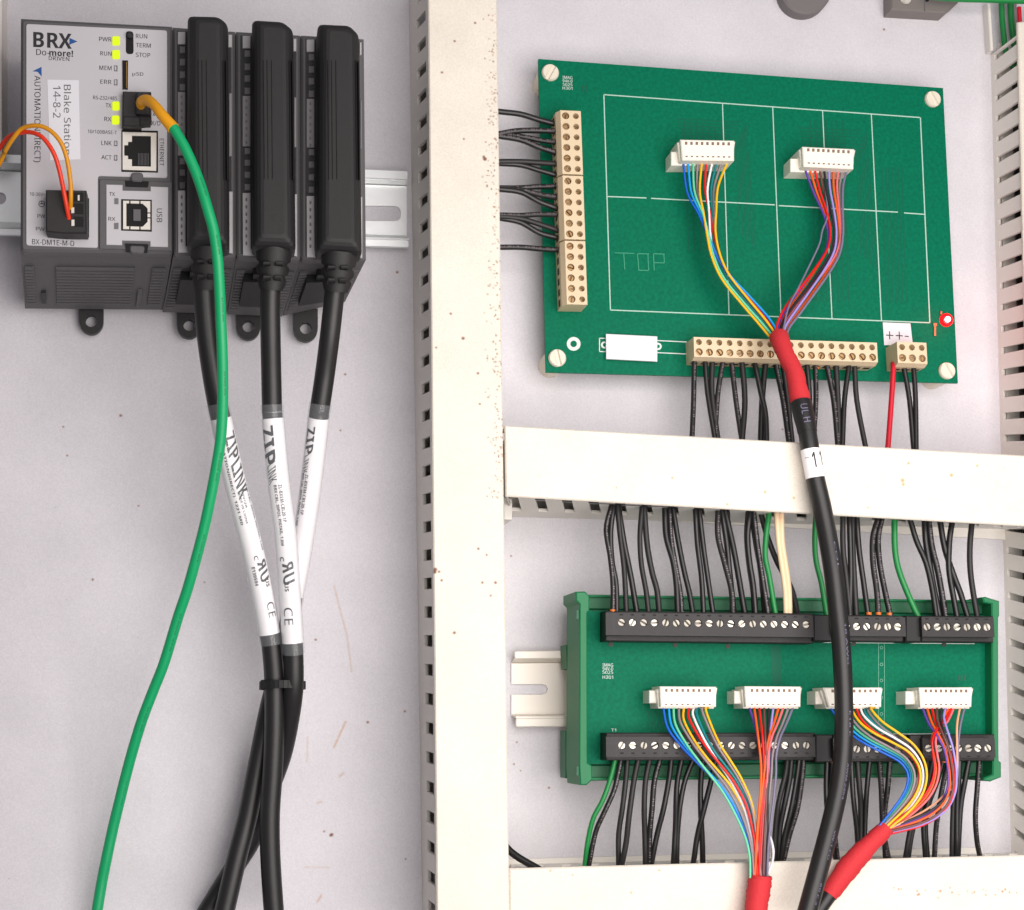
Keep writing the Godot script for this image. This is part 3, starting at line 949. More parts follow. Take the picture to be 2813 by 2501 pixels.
# ---------- the three modules ----------
func build_modules() -> void:
	var zf := 0.074
	var names := ["grey module next to the controller behind the green cable", "grey module in the middle of the three", "grey module at the right end of the row, nearest the upright duct"]
	var mods := [
		{"face": [474, 76, 646, 88, 648, 706, 476, 700], "back": [462, 170, 622, 170, 622, 862, 446, 858], "x": 488.0, "w": 21.0, "rx": 627.0, "rw": 10.0, "y": [87, 121, 127, 161, 195.5, 230, 252, 427, 434, 465, 500, 523, 693], "tab": Vector2(519, 893), "tt": 858},
		{"face": [648, 88, 825, 98, 826, 712, 649, 705], "back": [624, 170, 775, 170, 775, 870, 624, 864], "x": 666.0, "w": 22.0, "rx": 806.0, "rw": 8.0, "y": [98, 132, 137.5, 174, 206, 240, 263, 402, 406, 438, 471, 505, 530, 701], "tab": Vector2(682, 897), "tt": 862},
		{"face": [827, 98, 999, 108, 1005, 714, 827, 711], "back": [777, 180, 955, 180, 947, 830, 777, 868], "x": 842.0, "w": 21.5, "rx": 988.0, "rw": 5.0, "y": [108, 142, 147, 181, 213.6, 248, 271, 405, 409, 443, 478, 512, 538, 706], "tab": Vector2(840, 902), "tt": 866}]
	for k in 3:
		var m: Dictionary = mods[k]
		var f := cv("S", m.face)
		var b := cv("S", m.back)
		var o := thing("expansion_module", names[k], "module", P(f[3].x + 80, b[3].y, 0), "grey modules in a row")
		var mb := MB.new()
		loft(mb, f, zf - 0.006, b, 0.010)
		slab(mb, W(rounded(f, 12, 4), zf), [[zf - 0.007, 0], [zf - 0.0012, 0], [zf, 0.0010]])
		part("housing", mb, M.housing, o)
		# a sunken front inside a raised rim
		var inner := [f[0] + Vector2(12, 9), f[1] + Vector2(-12, 9), f[2] + Vector2(-12, -7), f[3] + Vector2(12, -7)]
		raised(o, "front", inner, zf - 0.001, zf + 0.0003, M.black)
		var y: Array = m.y
		var n: int = y.size()
		var zs := zf + 0.0009
		var q := func(x0: float, x1: float, y0: float, y1: float) -> Array: return rect(x0, y0, x1, y1)
		raised(o, "marker_strip", q.call(m.x, m.x + m.w, y[0], y[1]), zf, zs, M.strip_light, 0.0002)
		for i in range(2, 6):
			raised(o, "lamp_window", q.call(m.x + 5, m.x + m.w, y[i], y[i] + 19), zf, zs - 0.0002, M.window, 0.0002)
		raised(o, "marker_strip", q.call(m.x, m.x + m.w, y[6], y[7]), zf, zs, M.strip, 0.0002)
		for i in range(8, n - 2):
			raised(o, "lamp_window", q.call(m.x + 5, m.x + m.w, y[i], y[i] + 18), zf, zs - 0.0002, M.window, 0.0002)
		raised(o, "marker_strip", [Vector2(m.x, y[n - 2]), Vector2(m.x + m.w, y[n - 2]), Vector2(m.x + m.w + 1, y[n - 1] - 18), Vector2(m.x + m.w + 11, y[n - 1] - 10), Vector2(m.x + m.w + 13, y[n - 1]), Vector2(m.x + 1, y[n - 1])], zf, zs, M.strip_light, 0.0002)
		for i in 7:
			var yy: float = y[n - 2] + 14 + i * 20
			if yy < y[n - 1] - 20:
				raised(o, "marker_print", q.call(m.x + 8, m.x + 13, yy, yy + 9), zs - 0.0001, zs + 0.0001, M.ink_grey)
			yy = y[6] + 10 + i * 19
			raised(o, "marker_print", q.call(m.x + 8, m.x + 13, yy, yy + 8), zs - 0.0001, zs + 0.0001, M.ink_grey)
		raised(o, "marker_strip", q.call(m.rx, m.rx + m.rw, y[0] + 8, y[1] + 8), zf, zs, M.strip_light, 0.0002)
		raised(o, "marker_strip", q.call(m.rx + 2, m.rx + m.rw, y[6] + 4, y[7] + 2), zf, zs, M.strip, 0.0002)
		raised(o, "marker_strip", [Vector2(m.rx + 2, y[n - 2] + 3), Vector2(m.rx + m.rw + 2, y[n - 2] + 3), Vector2(m.rx + m.rw + 2, y[n - 1] + 3), Vector2(m.rx - 9, y[n - 1] + 1), Vector2(m.rx - 9, y[n - 1] - 6), Vector2(m.rx + 2, y[n - 1] - 18)], zf, zs, M.strip_light, 0.0002)
		# vents on the sloping underside, the black latch and the tab
		var under := [P(f[3].x, f[3].y + 4, zf - 0.006), P(f[2].x, f[2].y + 4, zf - 0.006), P(b[2].x, b[2].y, 0.010), P(b[3].x, b[3].y, 0.010)]
		for i in 14:
			var v := 0.2 + i * 0.052
			part("vent_slat", quad_strip(under, 0.80, 0.96, v, v + 0.026, 0.0008), M.housing, o)
			part("vent_slat", quad_strip(under, 0.04, 0.16, v, v + 0.026, 0.0008), M.housing, o)
		part("latch", quad_strip(under, 0.16, 0.66, 0.26, 0.70, 0.004), M.dark, o)
		part("latch", quad_strip(under, 0.30, 0.46, 0.16, 0.30, 0.003), M.dark, o)
		mounting_tab(o, m.tab, 33, m.tt - 18, 16, M.black)

# ---------- cables on the left ----------
func hooded_cable(k: int, label: String, hood: Array, relief: Array, run: Array, zs: Array, i0: int, i1: int, rad: float) -> void:
	var zh := 0.094
	var o := thing("module_cable", label, "cable", P(hood[3].x + 50, 2501, 0.02), "black module cables with white labels")
	var mb := MB.new()
	slab(mb, W(hood, zh - 0.006), [[0.0745, 0.0006], [0.078, 0], [zh - 0.0065, 0], [zh - 0.0045, 0.0003], [zh - 0.0028, 0.0010], [zh - 0.0014, 0.0022], [zh - 0.0004, 0.0036], [zh, 0.0050]], 0.0018)
	part("hood", mb, M.hood, o)
	# grip ridges down both sides of the hood
	for x in [20, 30, 40, 52, -18, -10]:
		var x0: float = (hood[4].x if x > 0 else hood[3].x) + x
		var bar := [Vector2(x0, 165), Vector2(x0 + 2.6, 165), Vector2(x0 + 5.6, 492), Vector2(x0 + 3, 492)]
		var zr := zh - (0.0012 if absf(x) < 25 else 0.0002)
		raised(o, "grip_rib", bar, zr - 0.003, zr + 0.0005, M.hood, 0.0002)
	# strain relief: a round boot that steps down in ribs to the cable
	var c0 := Vector2((relief[0] + relief[2]) / 2.0, (relief[1] + relief[3]) / 2.0)
	var c1 := Vector2((relief[12] + relief[14]) / 2.0, (relief[13] + relief[15]) / 2.0)
	var spine := PackedVector3Array()
	for i in 25:
		var f := i / 24.0
		var q := c0.lerp(c1, f)
		spine.append(P(q.x, q.y - 8.0 + 14.0 * f, lerpf(0.0835, 0.0785, f)))
	var u := px(c0.x, c0.y, 0.083)
	var w: float = (relief[2] - relief[0]) * 0.5 * u
	mb = MB.new()
	tube(mb, spine, [w * 0.99, w, w, w, w, w * 0.99, w * 0.98, w * 0.97, w * 0.80, w * 0.80, w * 0.95, w * 0.94, w * 0.92, w * 0.90, w * 0.74, w * 0.74, w * 0.84, w * 0.81, w * 0.78, w * 0.74, w * 0.70, w * 0.66], 24)
	part("strain_relief", mb, M.hood, o)
	for j in 2:
		var by: float = lerpf(c0.y, c1.y, 0.30 + 0.36 * j)
		var cx := lerpf(c0.x, c1.x, 0.30 + 0.36 * j)
		for sx in [-0.62, 0.10]:
			var bx: float = cx + sx * (relief[2] - relief[0]) * 0.5 * (1.0 - 0.12 * j)
			raised(o, "relief_rib", rounded(rect(bx, by, bx + (relief[2] - relief[0]) * 0.24, by + 9), 3, 2), 0.083, 0.0835 + w * (1.0 - 0.09 * j) - 0.0009, M.hood, 0.0004)
	var ctrl := path(run, [0.0])
	for i in run.size():
		ctrl[i] = P(run[i].x, run[i].y, zs[i])
	var pts := smooth(ctrl, 8)
	part("sheath", tubed(pts, rad, 20), M.cable_black, o)
	# the clear sleeve over a wrapped white label, from control point i0 to i1
	var piece := pts.slice(i0 * 8, i1 * 8 + 1)
	var whole := pts.slice(i0 * 8 - 9, i1 * 8 + 8)
	var lb := part("wrap_label", tubed(piece, rad + 0.00025, 24), M.label_white, o)
	var r := rad + 0.0004
	if k == 0:
		wrapped("ZIPLINK", piece, r, 0.08, 0.31, -4, 62, M.ink, lb, "bold", -0.03)
		wrapped("AUTOMATIONDIRECT)  1221 MD", piece, r, 0.05, 0.42, -34, -18, M.ink, lb, "bold")
		wrapped("MADE IN CHINA", piece, r, 0.29, 0.42, -2, 9, M.ink, lb, "bold")
		wrapped("250V/2A", piece, r, 0.28, 0.36, 16, 27, M.ink, lb, "bold")
		wrapped("BRX CBL, 20POS, PIGTAIL, 1.0M", piece, r, 0.27, 0.54, 52, 66, M.ink, lb, "bold")
		wrapped("C", piece, r, 0.555, 0.575, -6, 16, M.ink, lb, "bold")
		wrapped("ЯU", piece, r, 0.575, 0.67, 4, 62, M.ink, lb, "bold", -0.02)
		wrapped("US", piece, r, 0.665, 0.70, 28, 52, M.ink, lb, "bold")
		wrapped("E139594", piece, r, 0.60, 0.685, -30, -12, M.ink, lb, "bold")
		wrapped("CE", piece, r, 0.78, 0.87, 10, 54, M.ink, lb)
	elif k == 1:
		wrapped("ZIP", piece, r, 0.045, 0.185, -80, -6, M.ink, lb, "bold", -0.02)
		wrapped("LINK", piece, r, 0.18, 0.25, -62, -10, M.ink, lb, "", -0.02)
		wrapped("ZL-BXEM-CBL20-1P", piece, r, 0.26, 0.425, -6, 12, M.ink, lb, "bold")
		wrapped("BRX CBL, 20POS, PIGTAIL, 1.0M", piece, r, 0.26, 0.53, -34, -16, M.ink, lb, "bold")
		wrapped("C", piece, r, 0.58, 0.60, -46, -22, M.ink, lb, "bold")
		wrapped("ЯU", piece, r, 0.60, 0.70, -34, 28, M.ink, lb, "bold", -0.02)
		wrapped("US", piece, r, 0.70, 0.735, -28, -6, M.ink, lb, "bold")
		wrapped("CE", piece, r, 0.81, 0.89, -42, 6, M.ink, lb)
	else:
		wrapped("ZIP", piece, r, 0.06, 0.19, -64, -14, M.ink, lb, "bold", -0.02)
		wrapped("LINK", piece, r, 0.195, 0.29, -62, -30, M.ink, lb, "", -0.02)
		wrapped("ZL-BXEM-CBL20-1P", piece, r, 0.29, 0.50, -40, -22, M.ink, lb, "bold")
		wrapped("BRX CBL, 20POS, PIGTAIL, 1.0M", piece, r, 0.29, 0.56, -66, -48, M.ink, lb, "bold")
	mb = MB.new()
	tube(mb, whole, rad + 0.0006, 24, false)
	part("clear_sleeve", mb, M.clear, o)

func build_cables() -> void:
	hooded_cable(0, "black hooded cable on the module next to the controller, label half behind green cable",
		cv("S", [515, 48, 601, 50, 626, 70, 630, 684, 513, 680]), [524, 676, 614, 680, 612, 730, 524, 728, 527, 724, 606, 728, 598, 792, 529, 790],
		cv("S", [558, 770, 562, 850, 569, 930, 584, 1035, 599, 1118, 606, 1150, 645, 1322, 689, 1490, 722, 1640, 740, 1742, 746, 1778, 753, 1868, 754, 1990, 749, 2117, 741, 2243, 743, 2368, 753, 2520]),
		[0.079, 0.075, 0.072, 0.067, 0.064, 0.063, 0.057, 0.051, 0.046, 0.043, 0.042, 0.040, 0.038, 0.036, 0.034, 0.032, 0.030], 5, 9, 0.0044)
	hooded_cable(1, "black hooded cable on the middle module, its white label wholly in view",
		cv("S", [692, 59, 777, 64, 805, 86, 812, 690, 692, 684]), [705, 684, 802, 688, 800, 740, 705, 736, 709, 734, 794, 738, 778, 792, 712, 790],
		cv("S", [744, 770, 742, 850, 743, 930, 745, 1030, 747, 1120, 749, 1150, 765, 1324, 785, 1478, 796, 1632, 804, 1767, 806, 1803, 806, 1887, 796, 1970, 774, 2075, 736, 2180, 694, 2300, 640, 2389, 560, 2520]),
		[0.079, 0.075, 0.072, 0.067, 0.064, 0.063, 0.058, 0.053, 0.049, 0.046, 0.045, 0.042, 0.035, 0.024, 0.016, 0.012, 0.011, 0.011], 5, 9, 0.0044)
	hooded_cable(2, "black hooded cable on the right module, its white label passing behind another",
		cv("S", [872, 70, 960, 74, 986, 100, 994, 702, 869, 694]), [884, 696, 982, 702, 978, 746, 884, 742, 886, 740, 972, 746, 955, 798, 890, 794],
		cv("S", [922, 775, 914, 850, 905, 930, 892, 1030, 879, 1118, 875, 1148, 860, 1280, 843, 1412, 822, 1544, 804, 1640, 790, 1740, 770, 1840, 749, 1908, 730, 1991, 705, 2117, 680, 2243, 650, 2360, 613, 2520]),
		[0.079, 0.075, 0.071, 0.064, 0.060, 0.058, 0.050, 0.043, 0.037, 0.034, 0.033, 0.031, 0.029, 0.028, 0.027, 0.026, 0.026, 0.026], 5, 9, 0.0044)
	# the tie round the bundle
	var o := thing("cable_tie", "black cable tie round the three black cables below their labels", "cable tie", P(775, 1897, 0.03))
	var loop := []
	for i in 33:
		var a := TAU * i / 32.0
		var c := P(776, 1884, 0.0375)
		loop.append(c + Vector3(cos(a) * 0.0094 * (1.0 if absf(cos(a)) < 0.8 else 0.99), 0.0004 * sin(a), sin(a) * 0.0088))
	var mb := MB.new()
	for i in 32:
		var p: Vector3 = loop[i]
		var q: Vector3 = loop[i + 1]
		var up := Vector3(0, 0.0017, 0)
		block(mb, p - up, q - up, q + up, p + up, ((p + q) / 2.0 - P(776, 1884, 0.0375)).normalized() * 0.0009)
	part("strap", mb, M.dark, o)
	part("buckle", plate(rounded(rect(716, 1868, 735, 1895), 4, 3), 0.036, 0.042, 0.0006), M.dark, o)
	part("tail", plate(rounded(rect(821, 1872, 834, 1896), 4, 3), 0.037, 0.042, 0.0006), M.dark, o)
	# green network cable
	o = thing("network_cable", "thick green cable with yellow boot hanging in front of black cables", "cable", P(270, 2501, 0.02))
	var zp := 0.0757
	var pl := part("plug", plate(cv("A", [1222, 908, 1506, 914, 1508, 1200, 1496, 1240, 1410, 1246, 1408, 1276, 1216, 1268]), zp, zp + 0.004, 0.0006), M.terminal, o)
	raised(pl, "plug_body", cv("A", [1358, 918, 1500, 924, 1500, 1140, 1358, 1130]), zp + 0.003, zp + 0.0075, M.black, 0.0006)
	raised(pl, "latch", cv("A", [1230, 1160, 1400, 1164, 1400, 1262, 1226, 1258]), zp + 0.003, zp + 0.0055, M.black, 0.0005)
	var bt := []
	for q in [[386, 292, 0.083], [389, 280, 0.0885], [405, 276, 0.093], [424, 290, 0.0975], [446, 318, 0.101], [476, 353, 0.103]]:
		bt.append(P(q[0], q[1], q[2]))
	var u := px(450, 320, 0.104)
	part("boot", tubed(smooth(bt, 6), [11 * u, 16 * u, 16.5 * u, 14.5 * u, 16 * u, 18 * u], 16), M.boot, o)
	var gp := []
	for q in [[470, 345, 0.1028], [480, 358, 0.1033], [507, 405, 0.104], [532, 460, 0.104], [552, 514, 0.104], [570, 574, 0.104], [586, 632, 0.103], [595, 690, 0.102], [600, 745, 0.1], [604, 817, 0.096], [607, 892, 0.093], [610, 966, 0.09], [611.5, 1041, 0.086], [611, 1116, 0.082], [606, 1205, 0.077], [592, 1293, 0.072],
		[576, 1377, 0.067], [559, 1456, 0.062], [537, 1540, 0.057], [513, 1624, 0.051], [488, 1698, 0.046], [451, 1820, 0.039], [420, 1899, 0.034], [391, 1975, 0.03], [367.5, 2050, 0.026], [347, 2125, 0.022], [328, 2201, 0.019], [309, 2280, 0.016], [292, 2360, 0.014], [278, 2431, 0.012], [262, 2530, 0.011]]:
		gp.append(P(q[0], q[1], q[2]))
	part("sheath", tubed(smooth(gp, 5), [15.0 * px(500, 400, 0.104), 15.2 * px(600, 900, 0.09), 15.2 * px(550, 1500, 0.06), 15.5 * px(300, 2400, 0.014)], 20), M.cable_green, o)
	var gr := smooth(gp, 5)
	for g in 9:
		wrapped("24 AWG 4PR", gr, 15.4 * px(570, 1200, 0.07), 0.12 + g * 0.09, 0.15 + g * 0.09, 14, 32, M.green_print, o, "bold")
	# the two supply wires
	var pts := []
	for q in [[-60, 560, 0.06], [3, 440, 0.078], [16, 411, 0.084], [37, 378, 0.089], [60.5, 353, 0.092], [94, 345, 0.095], [124, 351, 0.096], [149, 369, 0.096], [170, 398, 0.095], [184, 440, 0.093], [193, 500, 0.090], [194, 545, 0.087], [193, 574, 0.0835]]:
		pts.append(P(q[0], q[1], q[2]))
	solo("supply_wire", tubed(smooth(pts, 6), 6.4 * px(150, 400, 0.093), 12), M.wire_yellow, "thin yellow wire curving from left edge into the black power plug", "wire")
	pts = []
	for q in [[-60, 500, 0.062], [3, 400, 0.08], [28, 374, 0.086], [55, 365, 0.09], [83, 363.5, 0.093], [110, 373, 0.095], [132, 396, 0.095], [150, 428, 0.094], [162, 466, 0.092], [170.5, 505, 0.09], [180, 554, 0.088], [189, 602, 0.0835]]:
		pts.append(P(q[0], q[1], q[2]))
	solo("supply_wire", tubed(smooth(pts, 6), 6.4 * px(150, 400, 0.093), 12), M.wire_red, "thin orange-red wire curving from left edge into the black power plug", "wire")

# ---------- small reusable pieces ----------
func ring_cell(mb: MB, c: Vector3, ux: Vector3, uy: Vector3, hx: float, hy: float, r: float, deep: float) -> void:
	# one face of a terminal: a square front with a round well
	var nn := Vector3(0, 0, 1)
	var seg := 16
	for i in seg:
		var a := TAU * (i + 0.5) / seg
		var b := TAU * (i + 1.5) / seg
		var p := c + (ux * cos(a) + uy * sin(a)) * r
		var q := c + (ux * cos(b) + uy * sin(b)) * r
		var ka := 1.0 / maxf(absf(cos(a)), absf(sin(a)))
		var kb := 1.0 / maxf(absf(cos(b)), absf(sin(b)))
		var oa := c + ux * (cos(a) * ka * hx) + uy * (sin(a) * ka * hy)
		var ob := c + ux * (cos(b) * kb * hx) + uy * (sin(b) * kb * hy)
		mb.quad(p, q, ob, oa, nn)
		if signf(cos(a)) * signf(sin(a)) != 0 and (absf(cos(a)) > absf(sin(a))) != (absf(cos(b)) > absf(sin(b))):
			mb.tri(oa, ob, c + ux * (signf(cos(a + b - a)) * hx) + uy * (signf(sin(a)) * hy), nn)
		var d := Vector3(0, 0, -deep)
		mb.tri_s(p, q, q + d, (c - p).normalized(), (c - q).normalized(), (c - q).normalized())
		mb.tri_s(p, q + d, p + d, (c - p).normalized(), (c - q).normalized(), (c - p).normalized())
		mb.tri(c + d, p + d, q + d, nn)

var screw_meshes := {}
func screw_mesh(r: float, h: float, dome := 0.0, deep := 1.0) -> ArrayMesh:
	# a slotted screw head
	var key := "%.6f %.6f %.6f" % [r, h, dome]
	if screw_meshes.has(key):
		return screw_meshes[key]
	var mb := MB.new()
	var s := r * 0.16
	for side in [-1.0, 1.0]:
		var p := PackedVector2Array()
		var a0 := asin(s / r)
		for i in 11:
			var a := lerpf(a0, PI - a0, i / 10.0)
			p.append(Vector2(cos(a) * r, sin(a) * r * side))
		slab(mb, p, [[-h, 0.0], [-r * 0.08, 0.0], [dome, r * 0.12]])
	var base := PackedVector2Array()
	for q in disc(Vector2.ZERO, r * 0.97, 16):
		base.append(q)
	slab(mb, base, [[-h - r * 0.1, 0], [-h * deep, 0]])
	screw_meshes[key] = to_mesh(mb, Vector3.ZERO)
	return screw_meshes[key]

func silk(o: Node3D, a: Vector2, b: Vector2, w: float, z: float, m: Material) -> void:
	var d := (b - a).normalized().orthogonal() * w * 0.5
	raised(o, "silk_line", [a + d, b + d, b - d, a - d], z, z + 0.00008, m)

func beige_block(o: Node3D, a: Vector2, b: Vector2, n: int, away: Vector2, z0: float, z1: float, wide: float) -> void:
	# a two-row terminal block; a, b the first and last screw, away points (in the photo) from the screws to the open holes
	var t := part("terminal_block", MB.new(), M.beige, o)
	var mb := MB.new()
	var pa := P(a.x, a.y, z1)
	var pb := P(b.x, b.y, z1)
	var ux := (pb - pa) / (n - 1) / 2.0
	var hx := ux.length()
	ux = ux.normalized()
	var aw := P(a.x + away.x, a.y + away.y, z1) - pa
	var uy := Vector3(-ux.y, ux.x, 0)
	if uy.dot(aw) < 0:
		uy = -uy
	var row := aw.length()
	var u := px(a.x, a.y, z1)
	for i in n:
		var c := pa.lerp(pb, float(i) / (n - 1))
		ring_cell(mb, c, ux, uy, hx, row * 0.5, 10.0 * u, 0.0022)
		ring_cell(mb, c + uy * row, ux, uy, hx, row * 0.5, 8.2 * u, 0.0045)
	var s0 := pa - ux * hx - uy * row * 0.5
	var s1 := pb + ux * hx - uy * row * 0.5
	var e := pb + ux * hx + uy * row * 1.5
	var f := pa - ux * hx + uy * row * 1.5
	var down_ := Vector3(0, 0, z0 - z1)
	var step := Vector3(0, 0, -0.0035) - uy * row * wide
	# the stepped wire side, the far side and the ends
	mb.quad(s0, s1, s1 + step, s0 + step, -uy + Vector3(0, 0, 0.3))
	mb.quad(s0 + step, s1 + step, Vector3(s1.x, s1.y, z0) - uy * row * wide, Vector3(s0.x, s0.y, z0) - uy * row * wide, -uy)
	mb.quad(f, e, e + down_, f + down_, uy)
	for q in [[s0, f, -ux], [s1, e, ux]]:
		mb.quad(q[0], q[1], q[1] + down_, q[0] + down_, q[2])
		var lowp := Vector3(q[0].x, q[0].y, z0)
		mb.tri(q[0], q[0] + step, lowp, q[2])
		mb.tri(q[0] + step, lowp - uy * row * wide, lowp, q[2])
	t.mesh = to_mesh(mb, origin[t])
	# tongue along the far edge between blocks
	var screws := screw_mesh(8.6 * u, 0.0012)
	for i in n:
		var c := pa.lerp(pb, float(i) / (n - 1))
		put("screw", screws, M.brass, t, c + Vector3(0, 0, rng.randf_range(-0.0014, -0.0008)), rng.randf() * PI)
		var pin := MB.new()
		var q := PackedVector2Array()
		for g in disc(Vector2(c.x + uy.x * row, c.y + uy.y * row), 4.5 * u, 10):
			q.append(g)
		slab(pin, q, [[z1 - 0.0044, 0], [z1 - 0.0032, 0.0]])
		part("contact", pin, M.brass, t)
		var mb3 := MB.new()
		var k := c - uy * row * (0.5 + wide) + Vector3(0, 0, -0.0068)
		block(mb3, k - ux * hx * 0.6, k + ux * hx * 0.6, k + ux * hx * 0.6 + Vector3(0, 0, -0.003), k - ux * hx * 0.6 + Vector3(0, 0, -0.003), -uy * 0.0002)
		part("wire_entry", mb3, M.hole, t)

func build_upper_board() -> void:
	var z := 0.018
	var o := thing("circuit_board", "upper green circuit board on white standoffs with beige terminals along two edges", "circuit board", P(2060, 1040, z), "green circuit boards")
	var board := [Vector2(1479, 162), Vector2(2591, 242), Vector2(2632, 1053), Vector2(1500, 1023)]
	raised(o, "board", board, z - 0.0016, z, M.pcb)
	var zs := z
	var s := [Vector2(1659, 260), Vector2(2529, 323), Vector2(2555, 887), Vector2(1677, 852)]
	for i in 4:
		silk(o, s[i], s[(i + 1) % 4], 3.0, zs, M.silk)
	for q in [[1985, 283, 2003, 864], [2123, 293, 2146, 870], [2260, 303, 2286, 876], [2394, 313, 2422, 881]]:
		silk(o, Vector2(q[0], q[1]), Vector2(q[2], q[3]), 2.7, zs + 0.00002, M.silk)
	for q in [[1669, 540, 1776, 544], [1789, 545, 2129, 563], [2140, 565, 2467, 583], [2484, 585, 2540, 589]]:
		silk(o, Vector2(q[0], q[1]), Vector2(q[2], q[3]), 3.0, zs + 0.00004, M.silk)
	# fine copper runs seen through the green
	for i in 7:
		var x := 1880.0 + i * 17
		silk(o, Vector2(x, 330 + i * 4), Vector2(x + 12, 690), 4, zs - 0.00004, M.pcb_trace)
		silk(o, Vector2(2225 + i * 15, 330), Vector2(2243 + i * 15, 830), 4, zs - 0.00004, M.pcb_trace)
		silk(o, Vector2(2424 + i * 9, 460), Vector2(2436 + i * 9, 830), 3, zs - 0.00004, M.pcb_trace)
	for i in 6:
		var d := 9.0 * i
		silk(o, Vector2(1872 - d * 0.3, 372 - d), Vector2(2020 + d * 0.4, 380 - d), 3, zs - 0.00005, M.pcb_trace)
		silk(o, Vector2(2022 + d * 0.6, 380 - d), Vector2(2032 + d, 640 + d), 3, zs - 0.00003, M.pcb_trace)
		silk(o, Vector2(2206 - d * 0.3, 396 - d), Vector2(2350 + d * 0.4, 405 - d), 3, zs - 0.00005, M.pcb_trace)
		silk(o, Vector2(2352 + d * 0.6, 405 - d), Vector2(2366 + d, 700 + d), 3, zs - 0.00003, M.pcb_trace)
	var zt := z + 0.00009
	for i in 4:
		# the maker's block of print
		var w: String = ["IMAG", "94V-0", "5025", "H301"][i]
		words("H", w, 291, 300 + i * 27, 365, 322 + i * 27, zt, M.white_print, o, "", 0.06)
	words("H", "11", 425, 370, 472, 420, zt, mat(Color(0, 0.24, 0.2), 0.4), o, "", 0.06)
	var faint := mat(Color(0.15, 0.55, 0.42), 0.4)
	for q in [[905, 246, 1045, 250], [970, 250, 978, 365], [1068, 250, 1078, 372], [1068, 252, 1150, 254], [1142, 252, 1148, 372], [1078, 370, 1146, 372], [1182, 252, 1188, 372], [1182, 252, 1262, 255], [1256, 255, 1260, 318], [1186, 316, 1260, 318]]:
		var c := cv("I", q)
		silk(o, c[0], c[1], 2.2, zs + 0.00002 * (1 + q[0] % 3), faint)
	# ring, resistor outline and its blank label
	part("solder_ring", holed(disc(Vector2(1576, 945), 19, 24), disc(Vector2(1576, 945), 9, 20), z, z + 0.0001), M.white_print, o)
	for q in [[797, 855, 797, 950], [797, 855, 848, 857], [797, 950, 848, 952], [1205, 872, 1420, 882], [1205, 958, 1420, 968]]:
		var c := cv("I", q)
		silk(o, c[0], c[1], 2.5, zs + 0.00001 * (q[1] % 5), M.white_print)
	for c in [Vector2(1661, 948), Vector2(1808, 952)]:
		part("solder_ring", holed(disc(c, 10, 18), disc(c, 5, 14), z, z + 0.00012), M.white_print, o)
	raised(o, "blank_label", cv("I", [843, 824, 1210, 842, 1210, 1022, 845, 1003]), z + 0.0012, z + 0.0022, M.sticker, 0.0001, "blank white label stuck over a resistor")
	raised(o, "resistor", cv("I", [850, 870, 1205, 885, 1205, 960, 850, 950]), z, z + 0.0012, M.sticker)
	var pm := raised(o, "polarity_label", cv("J", [975, 742, 1172, 750, 1190, 905, 985, 905]), z + 0.0002, z + 0.0004, M.sticker, 0.0, "white label printed with two plus signs and a minus")
	for q in [[998, 833, 1050, 836], [1023, 806, 1025, 864], [1068, 836, 1118, 839], [1092, 808, 1094, 866], [1132, 841, 1160, 843]]:
		var c := cv("J", q)
		silk(pm, c[0], c[1], 2.6, z + 0.0004 + 0.00002 * (q[0] % 2), M.ink)
	# corner screws on standoffs
	for c in [Vector2(1511, 201), Vector2(2561, 274), Vector2(2600, 1020), Vector2(1530, 985)]:
		var b := P(c.x, c.y, z)
		var so := MB.new()
		var q := PackedVector2Array()
		for g in disc(Vector2(b.x, b.y), 0.0058, 24):
			q.append(g)
		slab(so, q, [[0.0, 0], [z - 0.0017, 0]])
		part("standoff", so, M.nylon, o)
		put("screw", screw_mesh(23.0 * px(2000, 600, z), 0.0014, 0.0006, 0.25), M.nylon, o, b + Vector3(0, 0, 0.0014), rng.randf_range(-0.5, 0.5) + PI / 2)
	# red lamp with its two small parts
	var lc := P(2603, 878, z + 0.002)
	var lamp := MB.new()
	var lp := PackedVector2Array()
	for g in disc(Vector2(lc.x, lc.y), 17 * px(2603, 878, z), 20):
		lp.append(g)
	slab(lamp, lp, [[z, 0], [z + 0.0016, 0], [z + 0.0026, 0.0006], [z + 0.0031, 0.0016]])
	var lm := part("indicator_lamp", lamp, M.led_red, o, "lit red lamp glowing at the board's right edge")
	raised(lm, "lamp_core", disc(Vector2(2605, 877), 8, 14), z + 0.003, z + 0.0036, M.led_core, 0.0002)
	for q in [[1336, 745, 1362, 770], [1340, 765, 1356, 840], [1385, 660, 1400, 685]]:
		raised(o, "chip_part", cv("J", [q[0], q[1], q[2], q[1] + 2, q[2], q[3], q[0], q[3]]), z, z + 0.0008, M.brass, 0.0001)
	var l := OmniLight3D.new()
	l.name = "red_lamp_light"
	l.light_color = Color(1.0, 0.12, 0.12)
	l.light_energy = 0.00035
	l.light_size = 0.01
	l.omni_range = 2.0
	l.omni_attenuation = 2.0
	l.shadow_enabled = true
	add_child(l)
	l.position = lc + Vector3(-0.001, 0, 0.009)
	# beige terminal blocks
	var zb := z + 0.0135
	var colx := [1554.0, 1571.0]
	for k in 3:
		beige_block(o, Vector2(1554 + k * 6.1, 318 + k * 179.2), Vector2(1559 + k * 6.1, 463.5 + k * 179.2), 6, Vector2(28, 2), z, zb, 0.35)
	for k in 3:
		beige_block(o, Vector2(1921 + k * 168.2, 967 + k * 5.2), Vector2(1921 + k * 168.2 + 140.2, 971.3 + k * 5.2), 6, Vector2(0, -27), z, zb, 0.25)
